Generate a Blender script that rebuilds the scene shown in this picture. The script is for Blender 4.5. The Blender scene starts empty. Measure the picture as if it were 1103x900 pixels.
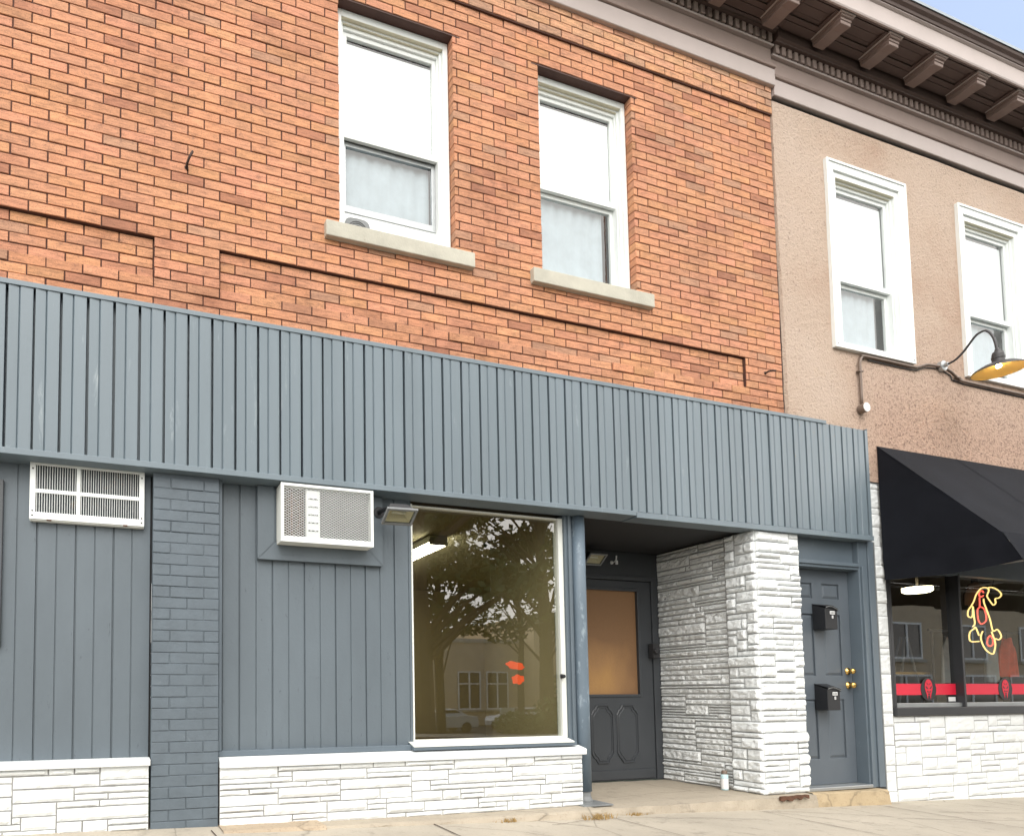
import bpy, math, random
from mathutils import Vector, Matrix, noise
random.seed(7)
S = bpy.context.scene
COL = S.collection
rad = math.radians

# ------------------------------------------------------------------ camera
W0, H0, FPX, PX, PY = 1103.0, 900.0, 683.876, 333.600, 709.715
yaw, pit, rol = 0.302454777, -0.055135370, -0.004450100
cy, sy = math.cos(yaw), math.sin(yaw); cp, sp = math.cos(pit), math.sin(pit); cr, sr = math.cos(rol), math.sin(rol)
RB = Matrix(((1,0,0),(0,0,-1),(0,1,0)))
RY = Matrix(((cy,-sy,0),(sy,cy,0),(0,0,1)))
RX = Matrix(((1,0,0),(0,cp,-sp),(0,sp,cp)))
RZ = Matrix(((cr,-sr,0),(sr,cr,0),(0,0,1)))
R = RZ @ RX @ RB @ RY                      # world -> (right, down, forward)
cam_d = bpy.data.cameras.new('camera'); cam = bpy.data.objects.new('camera', cam_d); COL.objects.link(cam)
M = Matrix((R[0], -Vector(R[1]), -Vector(R[2]))).transposed().to_4x4()
M.translation = Vector((0.0, -4.2, 0.9)); cam.matrix_world = M
cam_d.sensor_fit = 'HORIZONTAL'; cam_d.sensor_width = 36.0
cam_d.lens = FPX / W0 * 36.0
cam_d.shift_x = (W0/2 - PX) / W0
cam_d.shift_y = (PY - H0/2) / W0
cam_d.clip_start = 0.05; cam_d.clip_end = 2000
S.camera = cam

# ------------------------------------------------------------------ light
SUN = Vector((-0.20, -0.64, 0.70)).normalized()
elev = math.asin(SUN.z); azim = math.atan2(SUN.x, SUN.y)
wd = bpy.data.worlds.new('World'); S.world = wd; wd.use_nodes = True
nt = wd.node_tree; nt.nodes.clear()
sky = nt.nodes.new('ShaderNodeTexSky'); sky.sky_type = 'NISHITA'; sky.sun_disc = False
sky.sun_elevation = elev; sky.sun_rotation = azim
sky.air_density = 1.0; sky.dust_density = 3.0; sky.ozone_density = 0.5
bg = nt.nodes.new('ShaderNodeBackground'); bg.inputs['Strength'].default_value = 0.15
wo = nt.nodes.new('ShaderNodeOutputWorld')
# a bright broken cloud bank over the street side of the sky
tcw = nt.nodes.new('ShaderNodeTexCoord'); spw = nt.nodes.new('ShaderNodeSeparateXYZ'); nt.links.new(tcw.outputs['Generated'], spw.inputs[0])
nw = nt.nodes.new('ShaderNodeTexNoise'); nw.inputs['Scale'].default_value = 3.2; nw.inputs['Detail'].default_value = 7; nw.inputs['Roughness'].default_value = 0.6
nt.links.new(tcw.outputs['Generated'], nw.inputs['Vector'])
ma = nt.nodes.new('ShaderNodeMath'); ma.operation = 'MULTIPLY_ADD'; ma.inputs[1].default_value = -0.9
nt.links.new(spw.outputs[1], ma.inputs[0]); nt.links.new(nw.outputs[0], ma.inputs[2])
mz = nt.nodes.new('ShaderNodeMath'); mz.operation = 'SUBTRACT'; mz.inputs[0].default_value = 0.42; nt.links.new(spw.outputs[2], mz.inputs[1])
mx_ = nt.nodes.new('ShaderNodeMath'); mx_.operation = 'MAXIMUM'; mx_.inputs[1].default_value = 0.0; nt.links.new(mz.outputs[0], mx_.inputs[0])
mb_ = nt.nodes.new('ShaderNodeMath'); mb_.operation = 'MULTIPLY_ADD'; mb_.inputs[1].default_value = 4.0; nt.links.new(mx_.outputs[0], mb_.inputs[0]); nt.links.new(ma.outputs[0], mb_.inputs[2])  # low cloud added all round, out of view, to brighten the fronts opposite
cr_ = nt.nodes.new('ShaderNodeValToRGB'); cr_.color_ramp.elements[0].color = (0.10, 0.10, 0.10, 1); cr_.color_ramp.elements[0].position = 0.46; cr_.color_ramp.elements[1].position = 0.72
nt.links.new(mb_.outputs[0], cr_.inputs[0])
cc = nt.nodes.new('ShaderNodeMixRGB'); cc.inputs[1].default_value = (5.9, 5.9, 5.8, 1); cc.inputs[2].default_value = (10.2, 9.75, 9.1, 1); nt.links.new(nw.outputs[0], cc.inputs[0])
cm = nt.nodes.new('ShaderNodeMixRGB'); nt.links.new(cr_.outputs[0], cm.inputs[0]); nt.links.new(sky.outputs[0], cm.inputs[1]); nt.links.new(cc.outputs[0], cm.inputs[2])
nt.links.new(cm.outputs[0], bg.inputs[0]); nt.links.new(bg.outputs[0], wo.inputs[0])
sd = bpy.data.lights.new('sun', 'SUN'); sd.energy = 0.8; sd.angle = rad(40); sd.color = (1.0, 0.965, 0.92)
so = bpy.data.objects.new('sun', sd); COL.objects.link(so)
so.rotation_euler = SUN.to_track_quat('Z', 'Y').to_euler(); so.location = (0, -20, 30)
S.view_settings.view_transform = 'Standard'; S.view_settings.look = 'None'
S.view_settings.gamma = 1.0; S.view_settings.exposure = 1.18; S.view_settings.use_curve_mapping = False
S.render.engine = 'CYCLES'
S.cycles.use_denoising = True
S.cycles.max_bounces = 8; S.cycles.transparent_max_bounces = 12
S.cycles.caustics_reflective = False; S.cycles.caustics_refractive = False
S.cycles.sample_clamp_indirect = 6.0

# ------------------------------------------------------------------ materials
def N(t, k, **kw):
    n = t.nodes.new(k)
    for a, b in kw.items(): setattr(n, a, b)
    return n
def new_mat(name):
    m = bpy.data.materials.new(name); m.use_nodes = True
    t = m.node_tree; t.nodes.clear()
    o = N(t, 'ShaderNodeOutputMaterial'); b = N(t, 'ShaderNodeBsdfPrincipled')
    t.links.new(b.outputs[0], o.inputs[0])
    return m, t, b
def coords(t, scale=(1,1,1)):
    tc = N(t, 'ShaderNodeTexCoord'); mp = N(t, 'ShaderNodeMapping'); mp.inputs['Scale'].default_value = scale
    g = N(t, 'ShaderNodeNewGeometry')
    t.links.new(g.outputs['Position'], mp.inputs[0])
    return mp.outputs[0]
def noise_tex(t, vec, scale, detail=4, rough=0.6, dist=0.0):
    n = N(t, 'ShaderNodeTexNoise'); n.inputs['Scale'].default_value = scale
    n.inputs['Detail'].default_value = detail; n.inputs['Roughness'].default_value = rough
    n.inputs['Distortion'].default_value = dist
    t.links.new(vec, n.inputs['Vector']); return n.outputs[0]
def ramp(t, fac, stops, interp='LINEAR'):
    r = N(t, 'ShaderNodeValToRGB'); r.color_ramp.interpolation = interp
    e = r.color_ramp.elements
    while len(e) < len(stops): e.new(0.5)
    for i, (p, c) in enumerate(stops):
        e[i].position = p
        if not hasattr(c, '__len__'): c = (c, c, c)
        e[i].color = (c[0], c[1], c[2], 1)
    t.links.new(fac, r.inputs[0]); return r.outputs[0]
def mix(t, a, b, fac, mode='MIX'):
    m = N(t, 'ShaderNodeMixRGB', blend_type=mode)
    for s, v in ((1, a), (2, b), (0, fac)):
        if hasattr(v, 'is_linked') or hasattr(v, 'links'): t.links.new(v, m.inputs[s])
        elif s == 0: m.inputs[0].default_value = v
        else: m.inputs[s].default_value = (v[0], v[1], v[2], 1)
    return m.outputs[0]
def bump(t, b, h, strength=0.3, dist=0.01):
    n = N(t, 'ShaderNodeBump'); n.inputs['Strength'].default_value = strength; n.inputs['Distance'].default_value = dist
    t.links.new(h, n.inputs['Height']); t.links.new(n.outputs[0], b.inputs['Normal'])
def mul(c, k): return (c[0]*k, c[1]*k, c[2]*k)
def paint(name, c, rough=0.5, var=0.12, scale=3.0, bs=60, bstr=0.12, stretch=(1,1,1), wear=None, wear_amt=0.06, metal=0.0, wscale=9):
    m, t, b = new_mat(name); v = coords(t, stretch)
    n1 = noise_tex(t, v, scale, 6, 0.65)
    col = ramp(t, n1, [(0.25, mul(c, 1-var)), (0.75, mul(c, 1+var))])
    if wear:
        n2 = noise_tex(t, v, wscale, 8, 0.72, 0.4)
        col = mix(t, col, wear, ramp(t, n2, [(0.70-wear_amt, 0.0), (0.74, 1.0)]))
    t.links.new(col, b.inputs['Base Color'])
    b.inputs['Roughness'].default_value = rough; b.inputs['Metallic'].default_value = metal
    if bstr: bump(t, b, noise_tex(t, coords(t), bs, 4), bstr, 0.004)
    return m
def emit(name, c, s):
    m, t, b = new_mat(name); b.inputs['Base Color'].default_value = (*c, 1)
    b.inputs['Emission Color'].default_value = (*c, 1); b.inputs['Emission Strength'].default_value = s
    return m
def glass(name, tint=(0.9,0.92,0.9), ior=1.6, rough=0.0, wave=0.0):
    m = bpy.data.materials.new(name); m.use_nodes = True; t = m.node_tree; t.nodes.clear()
    o = N(t, 'ShaderNodeOutputMaterial'); mx = N(t, 'ShaderNodeMixShader'); tr = N(t, 'ShaderNodeBsdfTransparent')
    gl = N(t, 'ShaderNodeBsdfGlossy'); fr = N(t, 'ShaderNodeFresnel'); 
    ge = N(t, 'ShaderNodeNewGeometry'); mr = N(t, 'ShaderNodeMapRange')
    mr.inputs[3].default_value = ior; mr.inputs[4].default_value = 1.0/ior
    t.links.new(ge.outputs['Backfacing'], mr.inputs[0]); t.links.new(mr.outputs[0], fr.inputs[0])
    tr.inputs[0].default_value = (*tint, 1); gl.inputs['Roughness'].default_value = rough
    if wave:
        bn = N(t, 'ShaderNodeBump'); bn.inputs['Strength'].default_value = wave; bn.inputs['Distance'].default_value = 0.01
        t.links.new(noise_tex(t, coords(t), 1.6, 1), bn.inputs['Height'])
        t.links.new(bn.outputs[0], gl.inputs['Normal'])
    t.links.new(fr.outputs[0], mx.inputs[0]); t.links.new(tr.outputs[0], mx.inputs[1]); t.links.new(gl.outputs[0], mx.inputs[2])
    t.links.new(mx.outputs[0], o.inputs[0]); return m

MT = {}
def brick_mat(name, streak=0.55):
    m, t, b = new_mat(name)
    at = N(t, 'ShaderNodeAttribute', attribute_name='tint')
    v = coords(t, (3, 3, 20)); n1 = noise_tex(t, v, 3.0, 6, 0.75)
    c1 = mix(t, at.outputs['Color'], ramp(t, n1, [(0.28, 1-streak), (0.52, 1.0), (0.75, 1+streak*0.5)]), 1.0, 'MULTIPLY')
    v2 = coords(t); n2 = noise_tex(t, v2, 1.3, 6, 0.75)
    c2 = mix(t, c1, ramp(t, n2, [(0.34, (0.74,0.69,0.67)), (0.46, (0.97,0.96,0.96)), (0.68, (1.12,1.10,1.03))]), 1.0, 'MULTIPLY')
    n3 = noise_tex(t, v2, 120, 4, 0.8); n4 = noise_tex(t, v2, 13, 6, 0.8)
    c3 = mix(t, c2, (0.12,0.06,0.045), ramp(t, n3, [(0.52, 0.0), (0.68, 0.7)]))
    c3 = mix(t, c3, (0.17,0.085,0.06), ramp(t, n4, [(0.57, 0.0), (0.70, 0.7)]))
    t.links.new(c3, b.inputs['Base Color']); b.inputs['Roughness'].default_value = 0.85
    bump(t, b, mix(t, n1, n3, 0.5), 0.5, 0.006)
    return m
MT['brick'] = brick_mat('orange_brick')
MT['mortar'] = paint('mortar', (0.085,0.038,0.028), 0.95, 0.3, 4, 200, 0.5)
GREY = (0.108,0.138,0.166)
MT['slate'] = paint('slate_paint', GREY, 0.45, 0.10, 1.6, 90, 0.10, wear=(0.20,0.24,0.27), wear_amt=0.06, wscale=14)
MT['slate_panel'] = paint('slate_panel_paint', (0.106,0.132,0.154), 0.5, 0.16, 1.6, 45, 0.22, (1,1,0.35), wear=(0.045,0.055,0.065), wear_amt=0.07, wscale=26)
MT['slate_metal'] = paint('slate_metal_paint', (0.150,0.190,0.220), 0.42, 0.13, 1.8, 30, 0.10, (1,1,0.13), wear=(0.27,0.315,0.34), wear_amt=0.09, wscale=15)
MT['slate_brick'] = paint('slate_brick_paint', (0.098,0.124,0.148), 0.55, 0.16, 6, 45, 0.6, wear=(0.19,0.225,0.25), wear_amt=0.05)
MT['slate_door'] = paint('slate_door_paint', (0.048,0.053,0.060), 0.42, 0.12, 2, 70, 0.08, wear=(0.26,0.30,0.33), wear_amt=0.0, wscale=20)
MT['slate_door2'] = paint('slate_entry_door_paint', (0.098,0.117,0.138), 0.4, 0.10, 2, 70, 0.08, wear=(0.45,0.5,0.54), wear_amt=0.0, wscale=18)
MT['column'] = paint('worn_column_paint', (0.115,0.155,0.195), 0.5, 0.2, 3, 60, 0.3, (1,1,0.4), wear=(0.36,0.43,0.48), wear_amt=0.14, wscale=16)
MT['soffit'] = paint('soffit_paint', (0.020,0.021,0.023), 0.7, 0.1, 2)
MT['stone'] = paint('white_painted_stone', (0.72,0.745,0.75), 0.6, 0.05, 4, 55, 0.55, wear=(0.50,0.51,0.50), wear_amt=0.035, wscale=10)
MT['stone_rough'] = paint('white_painted_split_stone', (0.72,0.74,0.74), 0.65, 0.08, 5, 60, 0.8, wear=(0.46,0.46,0.45), wear_amt=0.04, wscale=14)
MT['stone_joint'] = paint('painted_stone_joint', (0.30,0.30,0.295), 0.8, 0.4, 6, 80, 0.5)
MT['white'] = paint('white_vinyl', (0.80,0.83,0.82), 0.35, 0.03, 3, 60, 0.03)
MT['white_old'] = paint('white_old_paint', (0.74,0.76,0.72), 0.5, 0.06, 3, 60, 0.2, wear=(0.35,0.28,0.18), wear_amt=0.0, wscale=8)
MT['cream'] = paint('cream_frame_liner', (0.62,0.58,0.44), 0.5, 0.08, 4)
MT['sill'] = paint('limestone_sill', (0.47,0.45,0.38), 0.8, 0.16, 5, 80, 0.5, wear=(0.28,0.24,0.17), wear_amt=0.03)
MT['lintel'] = paint('brown_steel_lintel', (0.075,0.035,0.028), 0.7, 0.2, 5)
MT['trim'] = paint('mauve_brown_trim', (0.36,0.278,0.25), 0.55, 0.07, 3, 80, 0.10, wear=(0.22,0.17,0.16), wear_amt=0.01)
MT['trim_light'] = paint('pale_mauve_trim', (0.45,0.385,0.365), 0.5, 0.06, 3, 80, 0.08)
MT['trim_dark'] = paint('dark_brown_trim', (0.095,0.062,0.053), 0.6, 0.12, 3, 80, 0.12)
MT['bracket'] = paint('bracket_paint', (0.215,0.155,0.135), 0.55, 0.08, 3, 80, 0.08)
MT['flash'] = paint('metal_flashing', (0.35,0.40,0.45), 0.35, 0.1, 4, metal=0.4)
MT['black'] = paint('black_paint', (0.014,0.015,0.018), 0.45, 0.1, 4)
MT['rubber'] = paint('dark_rubber', (0.03,0.03,0.033), 0.7, 0.1, 4)
MT['awning'] = paint('black_awning_fabric', (0.0085,0.0095,0.0135), 0.85, 0.25, 2.2, 400, 0.25)
MT['awning'].node_tree.nodes['Principled BSDF'].inputs['Specular IOR Level'].default_value = 0.15
MT['rust'] = paint('rust', (0.10,0.045,0.025), 0.9, 0.5, 20, 120, 0.8)
MT['alum'] = paint('brushed_aluminium', (0.45,0.47,0.48), 0.35, 0.1, 4, metal=0.7)
MT['dark_alum'] = paint('dark_bronze_frame', (0.045,0.047,0.052), 0.35, 0.1, 4, metal=0.3)
MT['brass'] = paint('brass', (0.70,0.46,0.15), 0.25, 0.05, 4, metal=1.0, bstr=0)
MT['pipe'] = paint('brown_conduit', (0.17,0.125,0.10), 0.5, 0.15, 8)
MT['gun'] = paint('gunmetal', (0.060,0.058,0.06), 0.45, 0.15, 6, metal=0.3)
MT['enamel'] = paint('cream_enamel', (0.85,0.60,0.22), 0.35, 0.03, 4, bstr=0)
MT['coil'] = paint('condenser_coil', (0.035,0.045,0.06), 0.6, 0.15, 6, wear=(0.26,0.13,0.04), wear_amt=0.12, wscale=6)
MT['fin_grey'] = paint('condenser_fins', (0.19,0.20,0.205), 0.5, 0.2, 8, wear=(0.16,0.10,0.06), wear_amt=0.06, wscale=9)
MT['brown_dark'] = paint('dark_brown_void', (0.05,0.028,0.022), 0.8, 0.3, 8)
MT['blind'] = paint('white_blind', (0.90,0.93,0.94), 0.7, 0.02, 3, bstr=0)
MT['curtain'] = paint('pale_net_curtain', (0.40,0.47,0.52), 0.8, 0.14, 6, 20, 0.1)
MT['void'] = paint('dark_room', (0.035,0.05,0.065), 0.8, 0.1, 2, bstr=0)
MT['kraft'] = None
MT['tanwall'] = paint('tan_room_wall', (0.40,0.34,0.19), 0.8, 0.08, 1.5, bstr=0)
MT['tanceil'] = paint('tan_room_ceiling', (0.36,0.33,0.21), 0.9, 0.06, 2, bstr=0)
MT['darkroom'] = paint('dim_shop_wall', (0.26,0.235,0.20), 0.8, 0.2, 2, bstr=0)
MT['red'] = paint('red_vinyl', (0.75,0.015,0.05), 0.5, 0.03, 3, bstr=0)
MT['orange'] = paint('flat_orange', (0.85,0.10,0.02), 0.6, 0.1, 3, bstr=0)
MT['garment'] = paint('orange_red_cloth', (0.90,0.11,0.045), 0.8, 0.25, 9)
MT['shirt'] = paint('pale_cloth', (0.45,0.47,0.48), 0.8, 0.2, 6)
MT['glass'] = glass('shop_glass', (0.90,0.91,0.84), 2.8, wave=0.012)
MT['glass3'] = glass('storefront_glass', (0.92,0.94,0.92), 2.5, wave=0.012)
MT['glass2'] = glass('window_glass', (0.95,0.97,0.97), 2.1)
MT['lens'] = glass('lamp_lens', (0.85,0.85,0.75), 1.5, 0.1)
MT['tube_y'] = emit('yellow_neon', (1.0,0.70,0.25), 0.85)
MT['tube_r'] = emit('red_neon', (1.0,0.13,0.09), 0.8)
MT['tube_off'] = emit('fluorescent_tube', (1.0,0.94,0.72), 16.0)
MT['lamp_on'] = emit('lit_opal_glass', (1.0,0.86,0.55), 5.0)
MT['bulb'] = emit('warm_bulb', (1.0,0.80,0.45), 14.0)
MT['asphalt'] = paint('asphalt', (0.05,0.05,0.052), 0.9, 0.2, 2, 150, 0.5)
MT['grass'] = paint('lawn', (0.055,0.085,0.022), 0.95, 0.35, 1.2, 60, 0.8)
MT['leaf'] = paint('leaf', (0.075,0.115,0.03), 0.6, 0.45, 0.9, bstr=0)
MT['leaf2'] = paint('hedge_leaf', (0.085,0.14,0.045), 0.6, 0.4, 1.5, bstr=0)
MT['bark'] = paint('bark', (0.07,0.055,0.04), 0.9, 0.3, 6, 30, 0.8)
MT['tanbrick'] = paint('tan_brick', (0.60,0.49,0.34), 0.85, 0.10, 2, 40, 0.3)
MT['darkbrick'] = paint('brown_brick', (0.14,0.085,0.06), 0.85, 0.15, 2)
MT['carpaint'] = paint('silver_car_paint', (0.62,0.65,0.68), 0.25, 0.02, 2, bstr=0)
MT['carglass'] = paint('car_glass', (0.03,0.035,0.04), 0.08, 0.1, 2, bstr=0)
MT['dry'] = paint('dry_weed', (0.30,0.20,0.08), 0.9, 0.3, 20)
MT['teal'] = paint('pale_blue_plastic', (0.50,0.68,0.72), 0.4, 0.05, 5)
MT['label'] = paint('white_label', (0.75,0.76,0.76), 0.6, 0.03, 5, bstr=0)
MT['wood'] = paint('worn_wood', (0.20,0.14,0.09), 0.7, 0.2, 4)

def mat_concrete(name, base, peb, speck=0.25):
    m, t, b = new_mat(name); v = coords(t)
    n1 = noise_tex(t, v, 1.1, 8, 0.7); n2 = noise_tex(t, v, 55, 4, 0.75); n3 = noise_tex(t, v, 7, 6, 0.7)
    c = ramp(t, n1, [(0.3, mul(base, 0.85)), (0.7, mul(base, 1.1))])
    c = mix(t, c, peb, ramp(t, n2, [(0.55, 0.0), (0.68, speck)]))
    c = mix(t, c, mul(base, 0.5), ramp(t, n3, [(0.56, 0.0), (0.70, 0.6)]))
    vo = N(t, 'ShaderNodeTexVoronoi', feature='DISTANCE_TO_EDGE'); vo.inputs['Scale'].default_value = 0.55
    dv = mix(t, v, noise_tex(t, v, 2.5, 5), 0.12); t.links.new(dv, vo.inputs['Vector'])
    c = mix(t, c, mul(base, 0.3), ramp(t, vo.outputs['Distance'], [(0.0, 0.55), (0.004, 0.0)]))
    t.links.new(c, b.inputs['Base Color']); b.inputs['Roughness'].default_value = 0.9
    bump(t, b, n2, 0.6, 0.006); return m
MT['concrete'] = mat_concrete('pale_concrete', (0.43,0.385,0.315), (0.28,0.21,0.14), 0.40)
MT['ledge'] = mat_concrete('ledge_concrete', (0.38,0.33,0.26), (0.24,0.18,0.12), 0.45)
MT['pebble'] = mat_concrete('pebbled_concrete', (0.40,0.32,0.23), (0.16,0.11,0.075), 0.8)
MT['step'] = mat_concrete('buff_step_concrete', (0.42,0.33,0.21), (0.25,0.18,0.1), 0.5)

def mat_stucco():
    m, t, b = new_mat('tan_stucco'); v = coords(t)
    n1 = noise_tex(t, v, 0.9, 6, 0.65); n2 = noise_tex(t, v, 45, 4, 0.7); n3 = noise_tex(t, v, 16, 5, 0.75)
    c = ramp(t, n1, [(0.28, (0.46,0.32,0.24)), (0.50, (0.54,0.415,0.33)), (0.66, (0.56,0.44,0.36)), (0.78, (0.56,0.42,0.30))])
    sep = N(t, 'ShaderNodeSeparateXYZ'); t.links.new(v, sep.inputs[0])
    # the lower, coarser and darker coat
    mr = N(t, 'ShaderNodeMapRange'); t.links.new(sep.outputs[2], mr.inputs[0])
    mr.inputs[1].default_value = 3.5; mr.inputs[2].default_value = 4.75; mr.inputs[3].default_value = 1.0; mr.inputs[4].default_value = 0.0
    mm = N(t, 'ShaderNodeMath', operation='MULTIPLY'); t.links.new(mr.outputs[0], mm.inputs[0])
    mx = N(t, 'ShaderNodeMapRange'); t.links.new(sep.outputs[0], mx.inputs[0])
    mx.inputs[1].default_value = 6.6; mx.inputs[2].default_value = 7.3; mx.inputs[3].default_value = 0.0; mx.inputs[4].default_value = 1.0
    t.links.new(mx.outputs[0], mm.inputs[1])
    c = mix(t, c, (0.49,0.335,0.255), mm.outputs[0])
    lo = ramp(t, n2, [(0.59, 0.0), (0.68, 0.7)])
    sp = ramp(t, n2, [(0.50, 0.0), (0.60, 0.85)])
    spk = mix(t, lo, sp, mm.outputs[0])
    spk2 = mix(t, ramp(t, n3, [(0.40, 0.35), (0.58, 1.0)]), spk, 1.0, 'MULTIPLY')
    c = mix(t, c, (0.13,0.075,0.06), spk2)
    t.links.new(c, b.inputs['Base Color']); b.inputs['Roughness'].default_value = 0.95
    bump(t, b, n2, 1.0, 0.022); return m
MT['stucco'] = mat_stucco()
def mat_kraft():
    m, t, b = new_mat('kraft_paper_painted_glow'); v = coords(t)
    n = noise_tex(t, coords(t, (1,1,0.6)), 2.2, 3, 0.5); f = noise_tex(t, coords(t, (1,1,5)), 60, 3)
    gm = N(t, 'ShaderNodeVectorMath', operation='DISTANCE'); t.links.new(v, gm.inputs[0]); gm.inputs[1].default_value = (4.72, 1.087, 1.02)  # inside glow painted as a falloff round this point, no lamp behind
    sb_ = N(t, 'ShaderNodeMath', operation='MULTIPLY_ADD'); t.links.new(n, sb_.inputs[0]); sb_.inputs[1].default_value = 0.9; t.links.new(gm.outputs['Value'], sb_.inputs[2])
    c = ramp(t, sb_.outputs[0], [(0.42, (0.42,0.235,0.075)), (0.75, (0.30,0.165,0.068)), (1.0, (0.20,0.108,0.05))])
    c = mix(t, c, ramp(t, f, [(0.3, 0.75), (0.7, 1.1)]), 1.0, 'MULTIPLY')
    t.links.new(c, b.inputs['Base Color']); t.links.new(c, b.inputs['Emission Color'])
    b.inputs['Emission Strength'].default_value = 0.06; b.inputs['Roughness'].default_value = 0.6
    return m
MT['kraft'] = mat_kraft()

# ------------------------------------------------------------------ mesh helpers
class MB:
    def __init__(s): s.v = []; s.f = []; s.c = None; s.mi = []
    def add(s, vs, fs, mi=0):
        k = len(s.v); s.v += [tuple(p) for p in vs]; s.f += [tuple(k+i for i in f) for f in fs]; s.mi += [mi]*len(fs); return s
    def box(s, x0, x1, y0, y1, z0, z1, mi=0):
        if x0 > x1: x0, x1 = x1, x0
        if y0 > y1: y0, y1 = y1, y0
        if z0 > z1: z0, z1 = z1, z0
        return s.add([(x0,y0,z0),(x1,y0,z0),(x1,y1,z0),(x0,y1,z0),(x0,y0,z1),(x1,y0,z1),(x1,y1,z1),(x0,y1,z1)],
              [(3,2,1,0),(4,5,6,7),(0,1,5,4),(1,2,6,5),(2,3,7,6),(3,0,4,7)], mi)
    def pane(s, x0, x1, y, z0, z1): return s.add([(x0,y,z0),(x1,y,z0),(x1,y,z1),(x0,y,z1)], [(0,1,2,3)])
    def hexa(s, p, mi=0):   # p: 8 points, bottom 4 then top 4
        return s.add(p, [(3,2,1,0),(4,5,6,7),(0,1,5,4),(1,2,6,5),(2,3,7,6),(3,0,4,7)], mi)
    def ring_frame(s, x0, x1, z0, z1, w, y0, y1, wt=None, wb=None):
        wt = w if wt is None else wt; wb = w if wb is None else wb
        s.box(x0, x0+w, y0, y1, z0, z1); s.box(x1-w, x1, y0, y1, z0, z1)
        if wt: s.box(x0+w, x1-w, y0, y1, z1-wt, z1)
        if wb: s.box(x0+w, x1-w, y0, y1, z0, z0+wb)
        return s
    def tube(s, pts, r, n=8, closed=False, cap=True):
        pts = [Vector(p) for p in pts]; m = len(pts); k0 = len(s.v); rr = r if hasattr(r, '__len__') else [r]*m
        up = None
        for i, p in enumerate(pts):
            if closed: d = pts[(i+1) % m] - pts[i-1]
            else: d = pts[min(i+1, m-1)] - pts[max(i-1, 0)]
            d.normalize()
            if up is None: up = d.orthogonal().normalized()
            up = (up - d*up.dot(d)); up = up.normalized() if up.length > 1e-6 else d.orthogonal().normalized()
            w = d.cross(up)
            for j in range(n):
                a = 2*math.pi*j/n; q = p + (up*math.cos(a) + w*math.sin(a))*rr[i]; s.v.append(tuple(q))
        for i in range(m if closed else m-1):
            a = k0+i*n; b = k0+((i+1) % m)*n
            for j in range(n): s.f.append((a+j, a+(j+1) % n, b+(j+1) % n, b+j)); s.mi.append(0)
        if cap and not closed:
            s.f.append(tuple(k0+j for j in reversed(range(n)))); s.f.append(tuple(k0+(m-1)*n+j for j in range(n))); s.mi += [0, 0]
        return s
    def lathe(s, prof, c, axis='Z', n=28):   # prof: (r, h)
        k0 = len(s.v)
        for r, h in prof:
            for j in range(n):
                a = 2*math.pi*j/n; u, w = r*math.cos(a), r*math.sin(a)
                if axis == 'Z': p = (c[0]+u, c[1]+w, c[2]+h)
                else: p = (c[0]+u, c[1]-h, c[2]+w)
                s.v.append(p)
        for i in range(len(prof)-1):
            for j in range(n):
                a = k0+i*n+j; b = k0+i*n+(j+1) % n
                s.f.append((a, b, b+n, a+n)); s.mi.append(0)
        return s
    def prism_x(s, prof, x0, x1):   # prof list of (y,z) closed polygon
        k = len(s.v); n = len(prof)
        for x in (x0, x1):
            for y, z in prof: s.v.append((x, y, z))
        for i in range(n): s.f.append((k+i, k+(i+1) % n, k+n+(i+1) % n, k+n+i)); s.mi.append(0)
        s.f.append(tuple(k+i for i in reversed(range(n)))); s.f.append(tuple(k+n+i for i in range(n))); s.mi += [0, 0]
        return s
    def plate(s, pts, y0, y1):      # outline (x,z) extruded in y
        k = len(s.v); n = len(pts)
        for y in (y0, y1):
            for x, z in pts: s.v.append((x, y, z))
        for i in range(n): s.f.append((k+i, k+(i+1) % n, k+n+(i+1) % n, k+n+i)); s.mi.append(0)
        s.f.append(tuple(k+i for i in range(n))); s.f.append(tuple(k+n+i for i in reversed(range(n)))); s.mi += [0, 0]
        return s
WL = {}
def obj(name, mb, m, parent=None, bevel=0.0, smooth=False, kind=None, label=None):
    off = WL.get(parent.name, Vector((0,0,0))) if parent else Vector((0,0,0))
    me = bpy.data.meshes.new(name)
    me.from_pydata([(v[0]-off.x, v[1]-off.y, v[2]-off.z) for v in mb.v], [], mb.f)
    for mm in (m if isinstance(m, (list, tuple)) else [m]): me.materials.append(MT[mm] if isinstance(mm, str) else mm)
    if isinstance(m, (list, tuple)):
        for p, i in zip(me.polygons, mb.mi): p.material_index = i
    if mb.c:
        a = me.attributes.new('tint', 'FLOAT_COLOR', 'POINT')
        a.data.foreach_set('color', [x for c in mb.c for x in (c[0], c[1], c[2], 1.0)])
    if smooth: me.polygons.foreach_set('use_smooth', [True]*len(me.polygons))
    me.update()
    o = bpy.data.objects.new(name, me); COL.objects.link(o)
    if parent: o.parent = parent
    WL[o.name] = off.copy()
    if bevel:
        b = o.modifiers.new('bevel', 'BEVEL'); b.width = bevel; b.segments = 2; b.limit_method = 'ANGLE'; b.angle_limit = rad(40)
    if kind: o['kind'] = kind
    if label: o['label'] = label
    return o
def thing(name, label, cat, loc=(0,0,0), group=None):
    o = bpy.data.objects.new(name, None); COL.objects.link(o); o.location = loc; o.empty_display_size = 0.2
    WL[o.name] = Vector(loc); o['label'] = label; o['category'] = cat
    if group: o['group'] = group
    return o
def tag(o, label, cat, group=None):
    o['label'] = label; o['category'] = cat
    if group: o['group'] = group
    return o
def node(name, parent, loc=None):      # empty part holding sub-parts
    o = bpy.data.objects.new(name, None); COL.objects.link(o); o.parent = parent
    off = WL[parent.name]; loc = Vector(loc) if loc else off.copy()
    o.location = loc - off; WL[o.name] = loc; return o
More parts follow.
